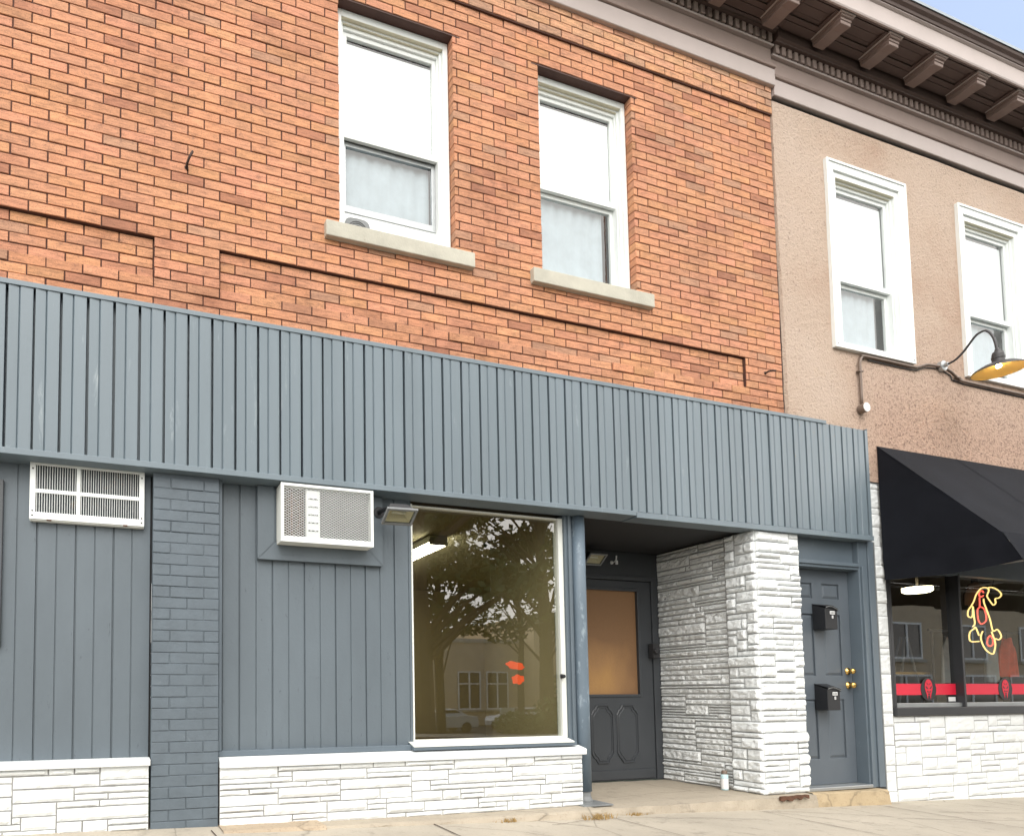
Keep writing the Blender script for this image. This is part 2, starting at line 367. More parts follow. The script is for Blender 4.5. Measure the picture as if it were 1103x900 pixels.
def shift_copy(src, dx, dy=0, dz=0, parent=None):
    c = src.copy(); COL.objects.link(c)
    if parent: c.parent = parent
    c.location = src.location + Vector((dx, dy, dz)); return c

def slope(x): return 0.06 - 0.029*max(-12.0, min(14.0, x))

# ------------------------------------------------------------------ ground
def sheet(name, ys, m, xs=(-160,-60,-12,-6,0,4,8,14,60,160), lift=0.0, zfun=None, kind='structure'):
    b = MB()
    for y, z in ys:
        for x in xs: b.v.append((x, y, (zfun(x, y) if zfun else slope(x) + z) + lift))
    n = len(xs)
    for i in range(len(ys)-1):
        for j in range(n-1): b.f.append((i*n+j, i*n+j+1, (i+1)*n+j+1, (i+1)*n+j)); b.mi.append(0)
    return obj(name, b, m, kind=kind)
sheet('ground', [(-260,-1.15),(-27,-1.15),(-15.2,-0.30),(-12.6,-0.24),(-12.5,-0.40),(-2.3,-0.40),(2,-0.40),(260,-0.40)], 'grass')
sheet('street', [(-12.4,-0.30),(-7.5,-0.20),(-2.72,-0.27)], 'asphalt')
sw = MB()
xs = [-30+0.5*i for i in range(121)]; ys = [-2.55, -2.0, -1.4, -0.8, -0.35, -0.12, 0.4]
for y in ys:
    for x in xs: sw.v.append((x, y, slope(x) + 0.018*min(y, 0) + 0.004*noise.noise((x*1.3, y*2, 3))))
for i in range(len(ys)-1):
    for j in range(120): sw.f.append((i*121+j, i*121+j+1, (i+1)*121+j+1, (i+1)*121+j)); sw.mi.append(0)
obj('sidewalk', sw, 'concrete', kind='structure')
kb = MB()
for i in range(60):
    x0, x1 = -30+i, -29.006+i
    kb.hexa([(x0,-2.71,slope(x0)-0.4),(x1,-2.71,slope(x1)-0.4),(x1,-2.555,slope(x1)-0.4),(x0,-2.555,slope(x0)-0.4),
             (x0,-2.71,slope(x0)-0.05),(x1,-2.71,slope(x1)-0.05),(x1,-2.555,slope(x1)-0.045),(x0,-2.555,slope(x0)-0.045)])
obj('kerb', kb, 'ledge', kind='structure')
sheet('far_sidewalk', [(-14.6,-0.2),(-12.62,-0.19)], 'concrete', lift=0.01)
sheet('parking_lot', [(-36.5,-1.10),(-28,-1.10)], 'asphalt')
# sidewalk cracks: shallow open cracks, part of the sidewalk surface
ck = MB()
def crack(pts, w=0.006):
    P = []
    for (x, y), (x2, y2) in zip(pts, pts[1:]):
        for i in range(6):
            t = i/6; P.append((x+(x2-x)*t + random.uniform(-.012,.012), y+(y2-y)*t + random.uniform(-.012,.012)))
    for (x, y), (x2, y2) in zip(P, P[1:]):
        d = Vector((x2-x, y2-y)); n = Vector((-d.y, d.x)).normalized()*w*random.uniform(0.5, 1.2)/2
        f = lambda a, c: (a, c, slope(a)+0.018*c+0.0065)
        ck.add([f(x-n.x, y-n.y), f(x2-n.x, y2-n.y), f(x2+n.x, y2+n.y), f(x+n.x, y+n.y)], [(0,1,2,3)])
crack([(5.2,-0.20),(5.35,-0.38),(5.5,-0.62),(5.75,-0.9)]); crack([(5.3,-0.2),(5.8,-0.42),(6.3,-0.66),(6.7,-1.0)])
crack([(3.7,-0.22),(4.4,-0.36),(5.0,-0.5)]); crack([(6.9,-0.5),(8.0,-0.75),(9.0,-0.9)], 0.007)
for jx in (-0.9, 0.62, 2.14, 3.66, 5.18, 6.70, 8.22, 9.74): crack([(jx,-0.13),(jx+0.01,-2.5)], 0.009)
crack([(3.0,-0.36),(3.25,-0.3),(3.6,-0.27)]); crack([(2.2,-0.27),(2.6,-0.5),(2.9,-0.8)])
sk = obj('sidewalk_cracks', ck, 'brown_dark', kind='structure')

# ------------------------------------------------------------------ masonry generators
def tint_brick(x, z):
    a = (0.57,0.270,0.150)
    r = random.random(); k = random.gauss(1.0, 0.055)
    c = [a[0]*k, a[1]*k*random.uniform(0.95,1.05), a[2]*k*random.uniform(0.93,1.07)]
    if r < 0.03: c = [0.39*k, 0.17*k, 0.10*k]
    elif r < 0.08: c = [0.47*k, 0.255*k, 0.16*k]
    elif r < 0.18: c = [0.55*k, 0.265*k, 0.155*k]
    g = max(0.0, min(1.0, (z-6.38)/0.15))
    c = [c[0]*(1+0.08*g), c[1]*(1+0.24*g), c[2]*(1+0.32*g)]
    if z < 3.75 and random.random() < 0.3: c = [v*0.86 for v in c]
    return c
def brick_run(mb, x0, x1, z0, z1, y, back, tint, j=0.0042, jit=0.0018):
    if x1-x0 < 0.02: return
    x0 += j*random.uniform(.7,1.5); x1 -= j*random.uniform(.7,1.5); z0 += j*0.8*random.uniform(.7,1.4); z1 -= j*0.8*random.uniform(.7,1.4)
    y += random.uniform(-jit, jit); t = random.uniform(-0.0012, 0.0012); e = 0.0025
    o = [(x0,back,z0),(x1,back,z0),(x1,back,z1),(x0,back,z1)]
    m = [(x0,y+e,z0),(x1,y+e,z0),(x1,y+e,z1),(x0,y+e,z1)]
    f = [(x0+e,y+t,z0+e),(x1-e,y-t,z0+e),(x1-e,y-t,z1-e),(x0+e,y+t,z1-e)]
    k = len(mb.v); mb.v += o+m+f; mb.c += [tint]*12
    F = [(8,9,10,11)]
    for a in range(4):
        b = (a+1) % 4; F += [(4+a,4+b,8+b,8+a), (a,b,4+b,4+a)]
    mb.f += [tuple(k+i for i in q) for q in F]; mb.mi += [0]*len(F)
def cut(iv, holes):
    out = [iv]
    for h0, h1 in holes:
        n = []
        for a, b in out:
            if b <= h0 or a >= h1: n.append((a, b)); continue
            if a < h0: n.append((a, h0))
            if b > h1: n.append((h1, b))
        out = n
    return out

def ashlar(mb, o, u, n, L, H, du, dh, wr, hw, joint=0.008, prot=(0.012,0.03), rough=0.012, res=0.02, bev=0.012, seed=1, back=0.03):
    """random ashlar stones on the rectangle o + u*s + z*t, standing out along n"""
    rnd = random.Random(seed); o, u, n = Vector(o), Vector(u), Vector(n)
    nu, nh = max(1, round(L/du)), max(1, round(H/dh)); du, dh = L/nu, H/nh
    used = [[False]*nu for _ in range(nh)]
    hs = [h for h, w in hw for _ in range(w)]
    for r in range(nh):
        for c in range(nu):
            if used[r][c]: continue
            w = rnd.randint(*wr); h = rnd.choice(hs)
            h = min(h, nh-r)
            ww = 0
            while ww < w and c+ww < nu and not used[r][c+ww]: ww += 1
            if c+ww < nu and nu-(c+ww) < 2 and not any(used[r][c+ww:]): ww = nu-c
            for i in range(h):
                for k in range(ww): used[r+i][c+k] = True
            s0, s1, t0, t1 = c*du+joint/2, (c+ww)*du-joint/2, r*dh+joint/2, (r+h)*dh-joint/2
            j1 = rnd.uniform(-.003,.003); t0 += j1*(r > 0); 
            nx, nz = max(3, int((s1-s0)/res)), max(3, int((t1-t0)/res*1.2))
            p0 = rnd.uniform(*prot); k0 = len(mb.v); sd = rnd.uniform(0, 100)
            tx, tz = rnd.uniform(-1,1)*rough*0.5, rnd.uniform(-1,1)*rough*0.5
            for b in range(nz+1):
                for a in range(nx+1):
                    fs, ft = a/nx, b/nz
                    s, t = s0+(s1-s0)*fs, t0+(t1-t0)*ft
                    e = min(s-s0, s1-s, t-t0, t1-t)
                    q = math.sqrt(max(0.0, min(1.0, e/bev)))
                    w_ = p0*(0.35+0.65*q) + q*(tx*(fs-.5)*2 + tz*(ft-.5)*2 + rough*(noise.noise((s*22+sd, t*30, sd)) + 0.6*noise.noise((s*60+sd, t*80, sd*2))))
                    js = 0.0015*noise.noise((s*40, t*40, sd))
                    mb.v.append(tuple(o + u*(s+js) + Vector((0,0,t+js)) + n*w_))
            for b in range(nz):
                for a in range(nx):
                    i = k0+b*(nx+1)+a; mb.f.append((i, i+1, i+nx+2, i+nx+1)); mb.mi.append(0)
            # sides
            ring = [k0+a for a in range(nx+1)] + [k0+b*(nx+1)+nx for b in range(1, nz+1)] + [k0+nz*(nx+1)+a for a in range(nx-1, -1, -1)] + [k0+b*(nx+1) for b in range(nz-1, 0, -1)]
            kk = len(mb.v)
            for i in ring:
                p = Vector(mb.v[i]); d = (p-o).dot(n); mb.v.append(tuple(p - n*(d+back)))
            m = len(ring)
            for i in range(m): mb.f.append((ring[i], kk+i, kk+(i+1) % m, ring[(i+1) % m])); mb.mi.append(0)
    return mb

# ================================================================== BRICK BUILDING
BB = thing('brick_building', 'orange brick building with two upper windows above a slate grey metal storefront', 'building', (2.7, 0.3, 0.0))
XL = -2.6
CH = 0.0699; Z_BAND = 3.957; PB = 0.221
WINS = [(1.562, 2.514), (3.322, 4.274)]
WZ0, WZ1 = 4.328, 6.108
bw = MB(); bw.c = []
row0 = -9
for r in range(row0, 42):
    z0 = Z_BAND + r*CH; z1 = z0 + CH
    if z0 > 6.80: break
    zc = (z0+z1)/2
    off = (0.012 if r % 2 else 0.012+PB/2)
    x = XL - 1 + off
    x = off - 14*PB
    row_y = -0.020 if z0 > 6.395 else 0.0
    while x < 5.95:
        jx = random.uniform(-.004,.004)
        a, b = max(x, XL), min(x+PB, 5.955); x += PB
        if b <= a: continue
        segs = [(a, b)]
        if WZ0-0.02 < zc < WZ1: segs = [q for s in segs for q in cut(s, WINS)]
        for s in segs:
            parts = [s]
            if -4 <= r <= -1:
                pp = []
                for q in parts:
                    l = q
                    for e in (0.235, 0.678, 5.498):
                        if l[0] < e < l[1]: pp.append((l[0], e)); l = (e, l[1])
                    pp.append(l)
                parts = pp
            for q in parts:
                mid = (q[0]+q[1])/2; y = row_y
                if -4 <= r <= -1 and (mid < 0.235 or 0.678 < mid < 5.498): y = 0.026
                jit = 0.0018
                if r == -5 and random.random() < 0.7: jit = 0.007
                brick_run(bw, q[0], q[1], z0, z1, y, 0.115, tint_brick(mid, zc), jit=jit)
obj('brick_wall', bw, 'brick', BB)
mo = MB()
def backing(x0, x1, z0, z1, y, d=0.02): mo.box(x0, x1, y, y+d, z0, z1)
ZT = 6.80
for x0, x1 in ((XL, WINS[0][0]-0.02), (WINS[0][1]+0.02, WINS[1][0]-0.02), (WINS[1][1]+0.02, 5.95)): backing(x0, x1, WZ0, WZ1, 0.0065, 0.10)
backing(XL, 5.95, WZ1+0.001, 6.396, 0.0066, 0.10); backing(XL, 5.95, 6.397, ZT, -0.0135, 0.12)
backing(XL, 5.95, 3.9575, WZ0-0.001, 0.0067, 0.10); backing(XL, 5.95, 3.30, 3.9565, 0.0325, 0.08)
backing(0.237, 0.676, 3.68, 3.956, 0.0067, 0.02); backing(5.50, 5.95, 3.68, 3.956, 0.0067, 0.02); backing(XL, 5.95, 3.30, 3.676, 0.0068, 0.02)
obj('mortar', mo, 'mortar', BB)
core = MB()
core.box(XL, 5.94, 0.6, 8.0, 3.0, 7.2); core.box(XL, 5.94, 0.32, 0.6, 3.0, 7.1); core.box(XL, 5.94, 0.13, 0.32, 2.95, 3.9)
obj('building_shell', core, 'void', BB)

def sash_window(parent, x0, x1, z0, z1, yf, meet, raised=0.0, cas=0.042, name='window', wide=False, gap=0.055):
    w = node(name, parent, ((x0+x1)/2, yf, z0))
    fr = MB(); fr.ring_frame(x0, x1, z0, z1, cas, yf, yf+0.10, wt=0.055, wb=0.02)
    i0, i1, it = x0+cas, x1-cas, z1-0.055
    fr.ring_frame(i0, i1, z0, it, 0.020, yf+0.028, yf+0.10, wt=0.018, wb=0)
    i0 += 0.020; i1 -= 0.020; it -= 0.018
    fr.ring_frame(i0, i1, z0, it, 0.012, yf+0.046, yf+0.12, wt=0.03, wb=0)
    obj('frame', fr, 'white', w, 0.003)
    i0 += 0.012; i1 -= 0.012; it -= 0.03
    hd = MB(); hd.box(x0+cas+0.001, x1-cas-0.001, yf+0.002, yf+0.0275, z1-0.0575, z1-0.0552); hd.box(i0-0.012, i1+0.012, yf+0.0305, yf+0.0455, it+0.0275, it+0.0298); obj('head_liner', hd, 'cream', w)
    us = MB(); us.ring_frame(i0, i1, meet, it, 0.034, yf+0.062, yf+0.09, wt=0.036, wb=0.05)
    obj('upper_sash', us, 'white', w, 0.003)
    ug = MB(); ug.pane(i0+0.032, i1-0.032, yf+0.076, meet+0.048, it-0.034); obj('upper_pane', ug, 'glass2', w)
    ub = MB(); ub.box(i0+0.03, i1-0.034-(0.012 if wide else 0), yf+0.092, yf+0.095, meet+0.052, it-0.060); obj('roller_blind', ub, 'blind', w)
    lb = z0+raised
    ls = MB(); ls.ring_frame(i0, i1, lb, meet+0.012, 0.032, yf+0.098, yf+0.125, wt=0.045, wb=0.055)
    obj('lower_sash', ls, 'alum' if raised else 'white', w, 0.002)
    lg = MB(); lg.pane(i0+0.03, i1-0.03, yf+0.111, lb+0.052, meet-0.03); obj('lower_pane', lg, 'glass2', w)
    nc = 24; cb = MB(); xa, xb = i0+0.03, i1-0.03-gap
    for k in range(nc+1):
        x = xa+(xb-xa)*k/nc; y = yf+0.15+0.006*math.sin(k*1.9)
        cb.v += [(x, y, lb+0.03), (x, y+0.004*math.sin(k), meet)]
    for k in range(nc): cb.f.append((2*k, 2*k+2, 2*k+3, 2*k+1)); cb.mi.append(0)
    obj('net_curtain', cb, 'curtain', w, smooth=True)
    rb = MB(); rb.box(x0+0.02, x1-0.02, yf+0.235, yf+0.24, z0, z1-0.02); obj('room_dark', rb, 'void', w)  # sheet coloured dark to stand for the unlit room behind
    return w, (i0, i1)
for k, (x0, x1) in enumerate(WINS):
    w, (i0, i1) = sash_window(BB, x0+0.002, x1-0.002, WZ0, WZ1-0.004, 0.066, 5.145 if k == 0 else 5.165, raised=0.255 if k == 0 else 0.0, gap=0.0 if k == 0 else 0.045)
    sl = MB(); s0, s1 = x0-0.125, x1+0.147
    sl.hexa([(s0,-0.045,4.205),(s1,-0.045,4.205),(s1,0.064,4.205),(s0,0.064,4.205),(s0,-0.045,4.322),(s1,-0.045,4.322),(s1,0.064,4.334),(s0,0.064,4.334)])
    obj('sill', sl, 'sill', w, 0.006)
    ln = MB(); ln.box(x0-0.07, x1+0.07, -0.0015, 0.10, WZ1-0.001, WZ1+0.007); obj('lintel', ln, 'lintel', w)
    if k == 0:
        fp = MB(); fp.box(i0, i1, 0.17, 0.18, WZ0+0.002, WZ0+0.255); obj('filler_panel', fp, 'white', w)

# iron hooks in the brickwork
def hook(p, dx, dz, label):
    b = MB(); b.lathe([(0.0,0.004),(0.014,0.004),(0.014,0.0)], (p[0], 0, p[1]), 'Y', 10)
    b.tube([(p[0],0.03,p[1]),(p[0],-0.03,p[1]),(p[0]+dx*.35,-0.055,p[1]+dz*.4),(p[0]+dx,-0.06,p[1]+dz)], 0.0085, 8)
    tag(obj('iron_hook', b, 'brown_dark', smooth=True), label, 'hook')
hook((0.445,4.490), 0.035, 0.075, 'rusty iron hook sticking up from the bricks above the left end of the band')
hook((5.735,3.845), 0.05, 0.0, 'short iron peg in the bricks near the stucco building corner')
# fan in the raised window
fn = thing('window_fan', 'grey box fan resting in the raised sash of the larger left window', 'fan', (1.74, 0.16, 4.332))
b = MB()
prof = []
for i in range(20):
    a = 2*math.pi*i/20; c_, s_ = math.cos(a), math.sin(a)
    prof.append((1.755+0.10*math.copysign(abs(c_)**0.5, c_), 4.432+0.098*math.copysign(abs(s_)**0.5, s_)))
b.plate(prof, 0.145, 0.168); obj('housing', b, 'fin_grey', fn, 0.004)
b = MB()
for rr in (0.02, 0.035, 0.05, 0.062):
    b.tube([(1.755+1.25*rr*math.cos(t*math.pi/9), 0.143, 4.435+1.2*rr*math.sin(t*math.pi/9)) for t in range(18)], 0.002, 6, closed=True)
obj('grille', b, 'gun', fn)

# ---- metal fascia band
FZ0, FZ1, FY = 2.357, 3.455, -0.06
prof = []; per = 0.1574; x = -0.641 - 13*per
fb = MB(); pts = []
while x < 6.955:
    sp_ = random.uniform(-.0012,.0012)
    pts += [(x-0.0105, FY-0.003), (x-0.010, FY+0.054), (x+0.0065, FY+0.054), (x+0.007, FY-0.004+sp_), (x+0.064, FY+0.001+sp_), (x+0.069, FY+0.008), (x+0.076, FY-0.003), (x+per-0.010, FY-0.001)]
    x += per + random.uniform(-0.004, 0.004)
pts = [(a, c) for a, c in pts if a < 6.955] + [(6.958, FY)]
nz = 9
for k in range(nz):
    z = FZ0+0.04 + (FZ1-FZ0-0.07)*k/(nz-1)
    for a, c in pts: fb.v.append((a, c+0.0022*noise.noise((a*2.3, z*1.7, 0.5)), z))
n = len(pts)
for k in range(nz-1):
    for i in range(n-1): fb.f.append((k*n+i, k*n+i+1, (k+1)*n+i+1, (k+1)*n+i)); fb.mi.append(0)
FA = obj('metal_fascia', fb, 'slate_metal', BB)
t = MB()
t.prism_x([(FY-0.009, FZ0+0.004), (FY-0.009, FZ0+0.042), (FY-0.002, FZ0+0.045), (0.05, FZ0+0.05), (0.10, FZ0+0.012), (0.10, FZ0)], -2.7, 4.125)
t.prism_x([(FY-0.011, FZ0-0.012), (FY-0.011, FZ0+0.034), (FY-0.002, FZ0+0.038), (0.05, FZ0+0.05), (0.10, FZ0+0.002), (0.10, FZ0-0.004)], 4.127, 6.962)
obj('bottom_trim', t, 'slate_metal', FA, 0.002)
t = MB()
t.prism_x([(FY-0.008, FZ1-0.034), (FY-0.008, FZ1-0.004), (FY-0.004, FZ1), (-0.003, FZ1+0.012), (-0.003, FZ1-0.03)], -2.7, 6.40)
obj('top_trim', t, 'slate_metal', FA, 0.002)
t = MB(); t.box(6.955, 6.965, FY, 0.12, FZ0, FZ1-0.012); obj('end_cap', t, 'slate_metal', FA)
t = MB(); t.box(5.66, 5.672, FY-0.012, FY, FZ0+0.03, FZ1-0.03)
obj('joint_cover', t, 'slate_metal', FA)
t = MB(); k = 0; x = -0.7   # caulk smeared unevenly along the top edge
while x < 5.93:
    h_ = 0.0135 + max(0.0, 0.014*noise.noise((x*5, 1.5, 0)) + 0.008*noise.noise((x*19, 2.5, 0)))
    t.v += [(x, FY+0.03, FZ1+0.002), (x, -0.006, FZ1+h_), (x, 0.0, FZ1+h_)]
    if k: a = 3*k; t.f += [(a-3, a, a+1, a-2), (a-2, a+1, a+2, a-1)]; t.mi += [0, 0]
    x += 0.03; k += 1
obj('caulk_smear', t, 'fin_grey', FA)

# ---- soffit behind the fascia
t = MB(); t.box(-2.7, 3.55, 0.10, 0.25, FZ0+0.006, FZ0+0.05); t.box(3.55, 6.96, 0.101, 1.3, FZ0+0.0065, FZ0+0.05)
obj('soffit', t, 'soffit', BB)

# ---- siding panels
def siding(x0, x1, z0, z1, y, pitch, phase):
    b = MB(); pts = [(x0, y)]; x = phase; k = 0
    while x < x1:
        if x > x0+0.02:
            w = 0.0045 if k % 2 else 0.0025; d = 0.012 if k % 2 else 0.006
            pts += [(x-w-0.002, y), (x-w, y+d), (x+w, y+d), (x+w+0.002, y)]
        x += pitch; k += 1
    pts.append((x1, y)); n = len(pts); nz = 8
    for i in range(nz):
        z = z0+(z1-z0)*i/(nz-1)
        for a, c in pts: b.v.append((a, c+0.003*noise.noise((a*3, z*1.5, 7)), z))
    for i in range(nz-1):
        for j in range(n-1): b.f.append((i*n+j, i*n+j+1, (i+1)*n+j+1, (i+1)*n+j)); b.mi.append(0)
    return obj('siding_panel', b, 'slate_panel', BB)
siding(-2.6, 0.232, 0.485, 2.37, 0.09, 0.1155, -0.576-16*0.1155)
siding(0.692, 2.142, 0.50, 2.37, 0.09, 0.1169, 0.716)
t = MB(); t.box(0.684, 2.10, 0.045, 0.092, 0.488, 0.526); t.box(0.682, 0.704, 0.04, 0.095, 0.527, 2.362); obj('siding_trim', t, 'slate', BB, 0.003)
t = MB(); t.box(-2.6, 0.245, 0.108, 0.125, 0.3, 2.37); t.box(0.677, 2.14, 0.108, 0.125, 0.3, 2.37); obj('siding_backing', t, 'soffit', BB)
t = MB(); t.box(-0.72, -0.655, 0.06, 0.095, 1.2, 2.24); obj('side_trim_board', t, 'slate_door', BB, 0.003)
# mitred board round the second air conditioner
t = MB()
x0, x1, z0, z1, w = 0.955, 1.892, 1.84, 2.352, 0.115
for q in ([(x0,z0),(x1,z0),(x1-w,z0+w),(x0+w,z0+w)], [(x1,z0+.0015),(x1,z1),(x1-w,z1),(x1-w,z0+w+.0015)], [(x0,z1),(x0,z0+.0015),(x0+w,z0+w+.0015),(x0+w,z1)]): t.plate(q, 0.052, 0.09)
t.box(x0+w, x1-w, 0.07, 0.09, z0+w, z1)
obj('mounting_board', t, 'slate_panel', BB, 0.002)

# ---- painted brick pier
pb = MB(); pb.c = []
z = 0.02; r = 0; hp = 0.0722
while z < 2.33:
    z1 = min(z+hp, 2.37); a0, a1 = 0.243, 0.679
    xs_ = [a0, a0+0.115, a0+0.334, a1] if r % 2 else [a0, a0+0.224, a1]
    for a, b in zip(xs_, xs_[1:]): brick_run(pb, a, b, z, z1, 0.0, 0.12, (1,1,1), 0.0028, 0.0025)
    z = z1; r += 1
obj('brick_pier', pb, 'slate_brick', BB)
t = MB(); t.box(0.246, 0.676, 0.0055, 0.115, 0.0, 2.368); obj('pier_mortar', t, 'slate_brick', BB)

# ---- white stone bases
def base_wall(x0, x1, z0, z1, seed, du=0.05, dh=0.037, y=0.0, wr=(3,11), hw=((1,5),(2,3)), **kw):
    b = MB(); ashlar(b, (x0, y, z0), (1,0,0), (0,-1,0), x1-x0, z1-z0, du, dh, wr, hw, seed=seed, **kw)
    o = obj('stone_base', b, 'stone', BB)
    t = MB(); t.box(x0+0.002, x1-0.004, y+0.001, y+0.16, z0-0.15, z1); obj('stone_joint', t, 'stone_joint', o)
    return o
base_wall(-2.6, 0.236, 0.05, 0.455, 5, dh=0.040, joint=0.009, prot=(0.004,0.022), rough=0.006)
base_wall(0.684, 3.570, 0.015, 0.418, 11, joint=0.009, prot=(0.004,0.022), rough=0.006)
b = MB(); ashlar(b, (3.568, 0.14, 0.015), (0,-1,0), (1,0,0), 0.14, 0.40, 0.05, 0.037, (1,3), ((1,3),(2,1)), seed=4, prot=(0.004,0.014), rough=0.004); obj('stone_return', b, 'stone', BB)
t = MB(); t.prism_x([(-0.04,0.455),(-0.04,0.488),(-0.03,0.496),(0.09,0.50),(0.09,0.455)], -2.6, 0.241)
obj('stone_sill', t, 'stone', BB, 0.005)
t = MB(); t.prism_x([(-0.035,0.418),(-0.035,0.458),(-0.028,0.466),(0.05,0.486),(0.09,0.488),(0.09,0.418)], 0.684, 3.59)
obj('stone_sill', t, 'stone', BB, 0.005)

# ---- shop window
SW = node('shop_window', BB, (2.8, 0.12, 0.52))
t = MB()
t.box(2.142, 2.154, 0.085, 0.16, 0.545, 2.335); t.box(3.482, 3.527, 0.105, 0.17, 0.545, 2.335)
t.box(2.154, 3.482, 0.11, 0.16, 2.322, 2.335); t.box(2.154, 3.482, 0.10, 0.16, 0.545, 0.558)
obj('frame', t, 'white_old', SW, 0.002)
t = MB(); t.prism_x([(0.0,0.489),(0.0,0.515),(0.018,0.52),(0.10,0.546),(0.16,0.546),(0.16,0.489)], 2.10, 3.53); obj('sill', t, 'slate', SW, 0.003)
t = MB(); t.prism_x([(-0.004,0.513),(-0.004,0.524),(0.085,0.5475),(0.10,0.5475),(0.02,0.52)], 2.10, 3.50); obj('sill_cap', t, 'white_old', SW, 0.002)
t = MB(); t.pane(2.153, 3.483, 0.130, 0.556, 2.324); obj('pane', t, 'glass', SW)
t = MB(); t.box(3.470, 3.492, 0.094, 0.108, 1.02, 1.055); t.lathe([(0.0,0.03),(0.012,0.03),(0.016,0.02),(0.012,0.0)], (3.478,0.094,1.037), 'Y', 12); obj('latch', t, 'black', SW)
t = MB(); t.box(3.529, 3.60, 0.085, 0.22, 0.49, 2.362); t.box(3.555, 3.575, 0.07, 0.085, 0.49, 2.362); obj('jamb_board', t, 'slate', BB, 0.004)
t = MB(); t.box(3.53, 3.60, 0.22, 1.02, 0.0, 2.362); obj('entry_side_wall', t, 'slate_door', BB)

# ---- column
cl = node('column', BB, (3.672, 0.105, 0.0))
t = MB(); t.tube([(3.672,0.105,0.11),(3.672,0.105,0.8),(3.672,0.105,1.6),(3.672,0.105,2.362)], 0.058, 24); obj('shaft', t, 'column', cl, smooth=True)
t = MB(); t.lathe([(0.0,0.0),(0.062,0.0),(0.062,0.02),(0.05,0.05),(0.047,0.115),(0.0,0.115)], (3.672,0.105,0.02), 'Z', 20); obj('foot', t, 'fin_grey', cl, smooth=False)
t = MB(); t.box(3.52, 3.80, -0.07, 0.19, 0.0135, 0.026); obj('base_plate', t, 'fin_grey', cl, 0.003)

# ---- entrance: stone pier, recess wall, door
b = MB()
pz0, pz1 = 0.005, 2.352
ashlar(b, (5.475, -0.025, pz0), (1,0,0), (0,-1,0), 0.535, pz1-pz0, 0.06, 0.0489, (3,7), ((1,4),(2,6)), seed=21, joint=0.009, prot=(0.012,0.036), rough=0.008, bev=0.016, res=0.016)
ashlar(b, (5.470, 0.26, pz0), (0,-1,0), (-1,0,0), 0.288, pz1-pz0, 0.048, 0.0489, (2,5), ((1,4),(2,5)), seed=22, joint=0.009, prot=(0.012,0.034), rough=0.009, bev=0.014, res=0.014)
obj('stone_pier', b, 'stone', BB)
t = MB(); t.box(5.472, 6.005, -0.022, 0.27, 0.0, 2.355); obj('pier_joint', t, 'stone_joint', BB)
b = MB()
ashlar(b, (5.495, 1.06, 0.01), (0,-1,0), (-1,0,0), 0.80, 2.345, 0.05, 0.0265, (5,16), ((1,4),(2,6),(4,1)), seed=31, joint=0.010, prot=(0.010,0.026), rough=0.013, bev=0.009, res=0.012)
obj('recess_stone_wall', b, 'stone_rough', BB)
t = MB(); t.box(5.494, 5.60, 0.265, 1.08, 0.0, 2.355); obj('recess_joint', t, 'stone_joint', BB)
# transom board and jambs round the recess door
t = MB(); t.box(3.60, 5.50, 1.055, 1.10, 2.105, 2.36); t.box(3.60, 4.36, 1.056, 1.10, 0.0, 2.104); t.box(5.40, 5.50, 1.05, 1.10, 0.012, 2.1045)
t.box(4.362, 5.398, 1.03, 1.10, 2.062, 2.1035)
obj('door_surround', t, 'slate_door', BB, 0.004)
def panelled_leaf(parent, nm, m, x0, x1, z0, z1, y, th, holes):
    """one leaf: slab with openings cut through as a grid of boxes"""
    xsn = sorted({x0, x1, *[h[0] for h in holes], *[h[1] for h in holes]}); zsn = sorted({z0, z1, *[h[2] for h in holes], *[h[3] for h in holes]})
    vid = {}; b = MB()
    solid = {}
    for i in range(len(xsn)-1):
        for j in range(len(zsn)-1):
            cx, cz = (xsn[i]+xsn[i+1])/2, (zsn[j]+zsn[j+1])/2
            solid[i, j] = not any(h[0] < cx < h[1] and h[2] < cz < h[3] for h in holes)
    def V(i, j, y_):
        k = (i, j, y_)
        if k not in vid: vid[k] = len(b.v); b.v.append((xsn[i], y_, zsn[j]))
        return vid[k]
    for (i, j), s in solid.items():
        if not s: continue
        b.f.append((V(i,j,y), V(i+1,j,y), V(i+1,j+1,y), V(i,j+1,y))); b.f.append((V(i,j,y+th), V(i,j+1,y+th), V(i+1,j+1,y+th), V(i+1,j,y+th)))
        for di, dj, a, c in ((-1,0,(i,j+1),(i,j)), (1,0,(i+1,j),(i+1,j+1)), (0,-1,(i,j),(i+1,j)), (0,1,(i+1,j+1),(i,j+1))):
            if not solid.get((i+di, j+dj), False): b.f.append((V(*a,y), V(*a,y+th), V(*c,y+th), V(*c,y)))
    b.mi = [0]*len(b.f)
    return obj(nm, b, m, parent, 0.003)
ED = node('entrance_door', BB, (4.88, 1.06, 0.014))
panelled_leaf(ED, 'door_leaf', 'slate_door', 4.365, 5.395, 0.016, 2.058, 1.062, 0.045, [(4.545, 5.215, 0.885, 1.955)])
t = MB(); t.ring_frame(4.52, 5.24, 0.86, 1.98, 0.028, 1.050, 1.0615); obj('glazing_bead', t, 'slate_door', ED, 0.004)
t = MB(); t.box(4.54, 5.22, 1.085, 1.089, 0.88, 1.96); obj('papered_glass', t, 'kraft', ED)
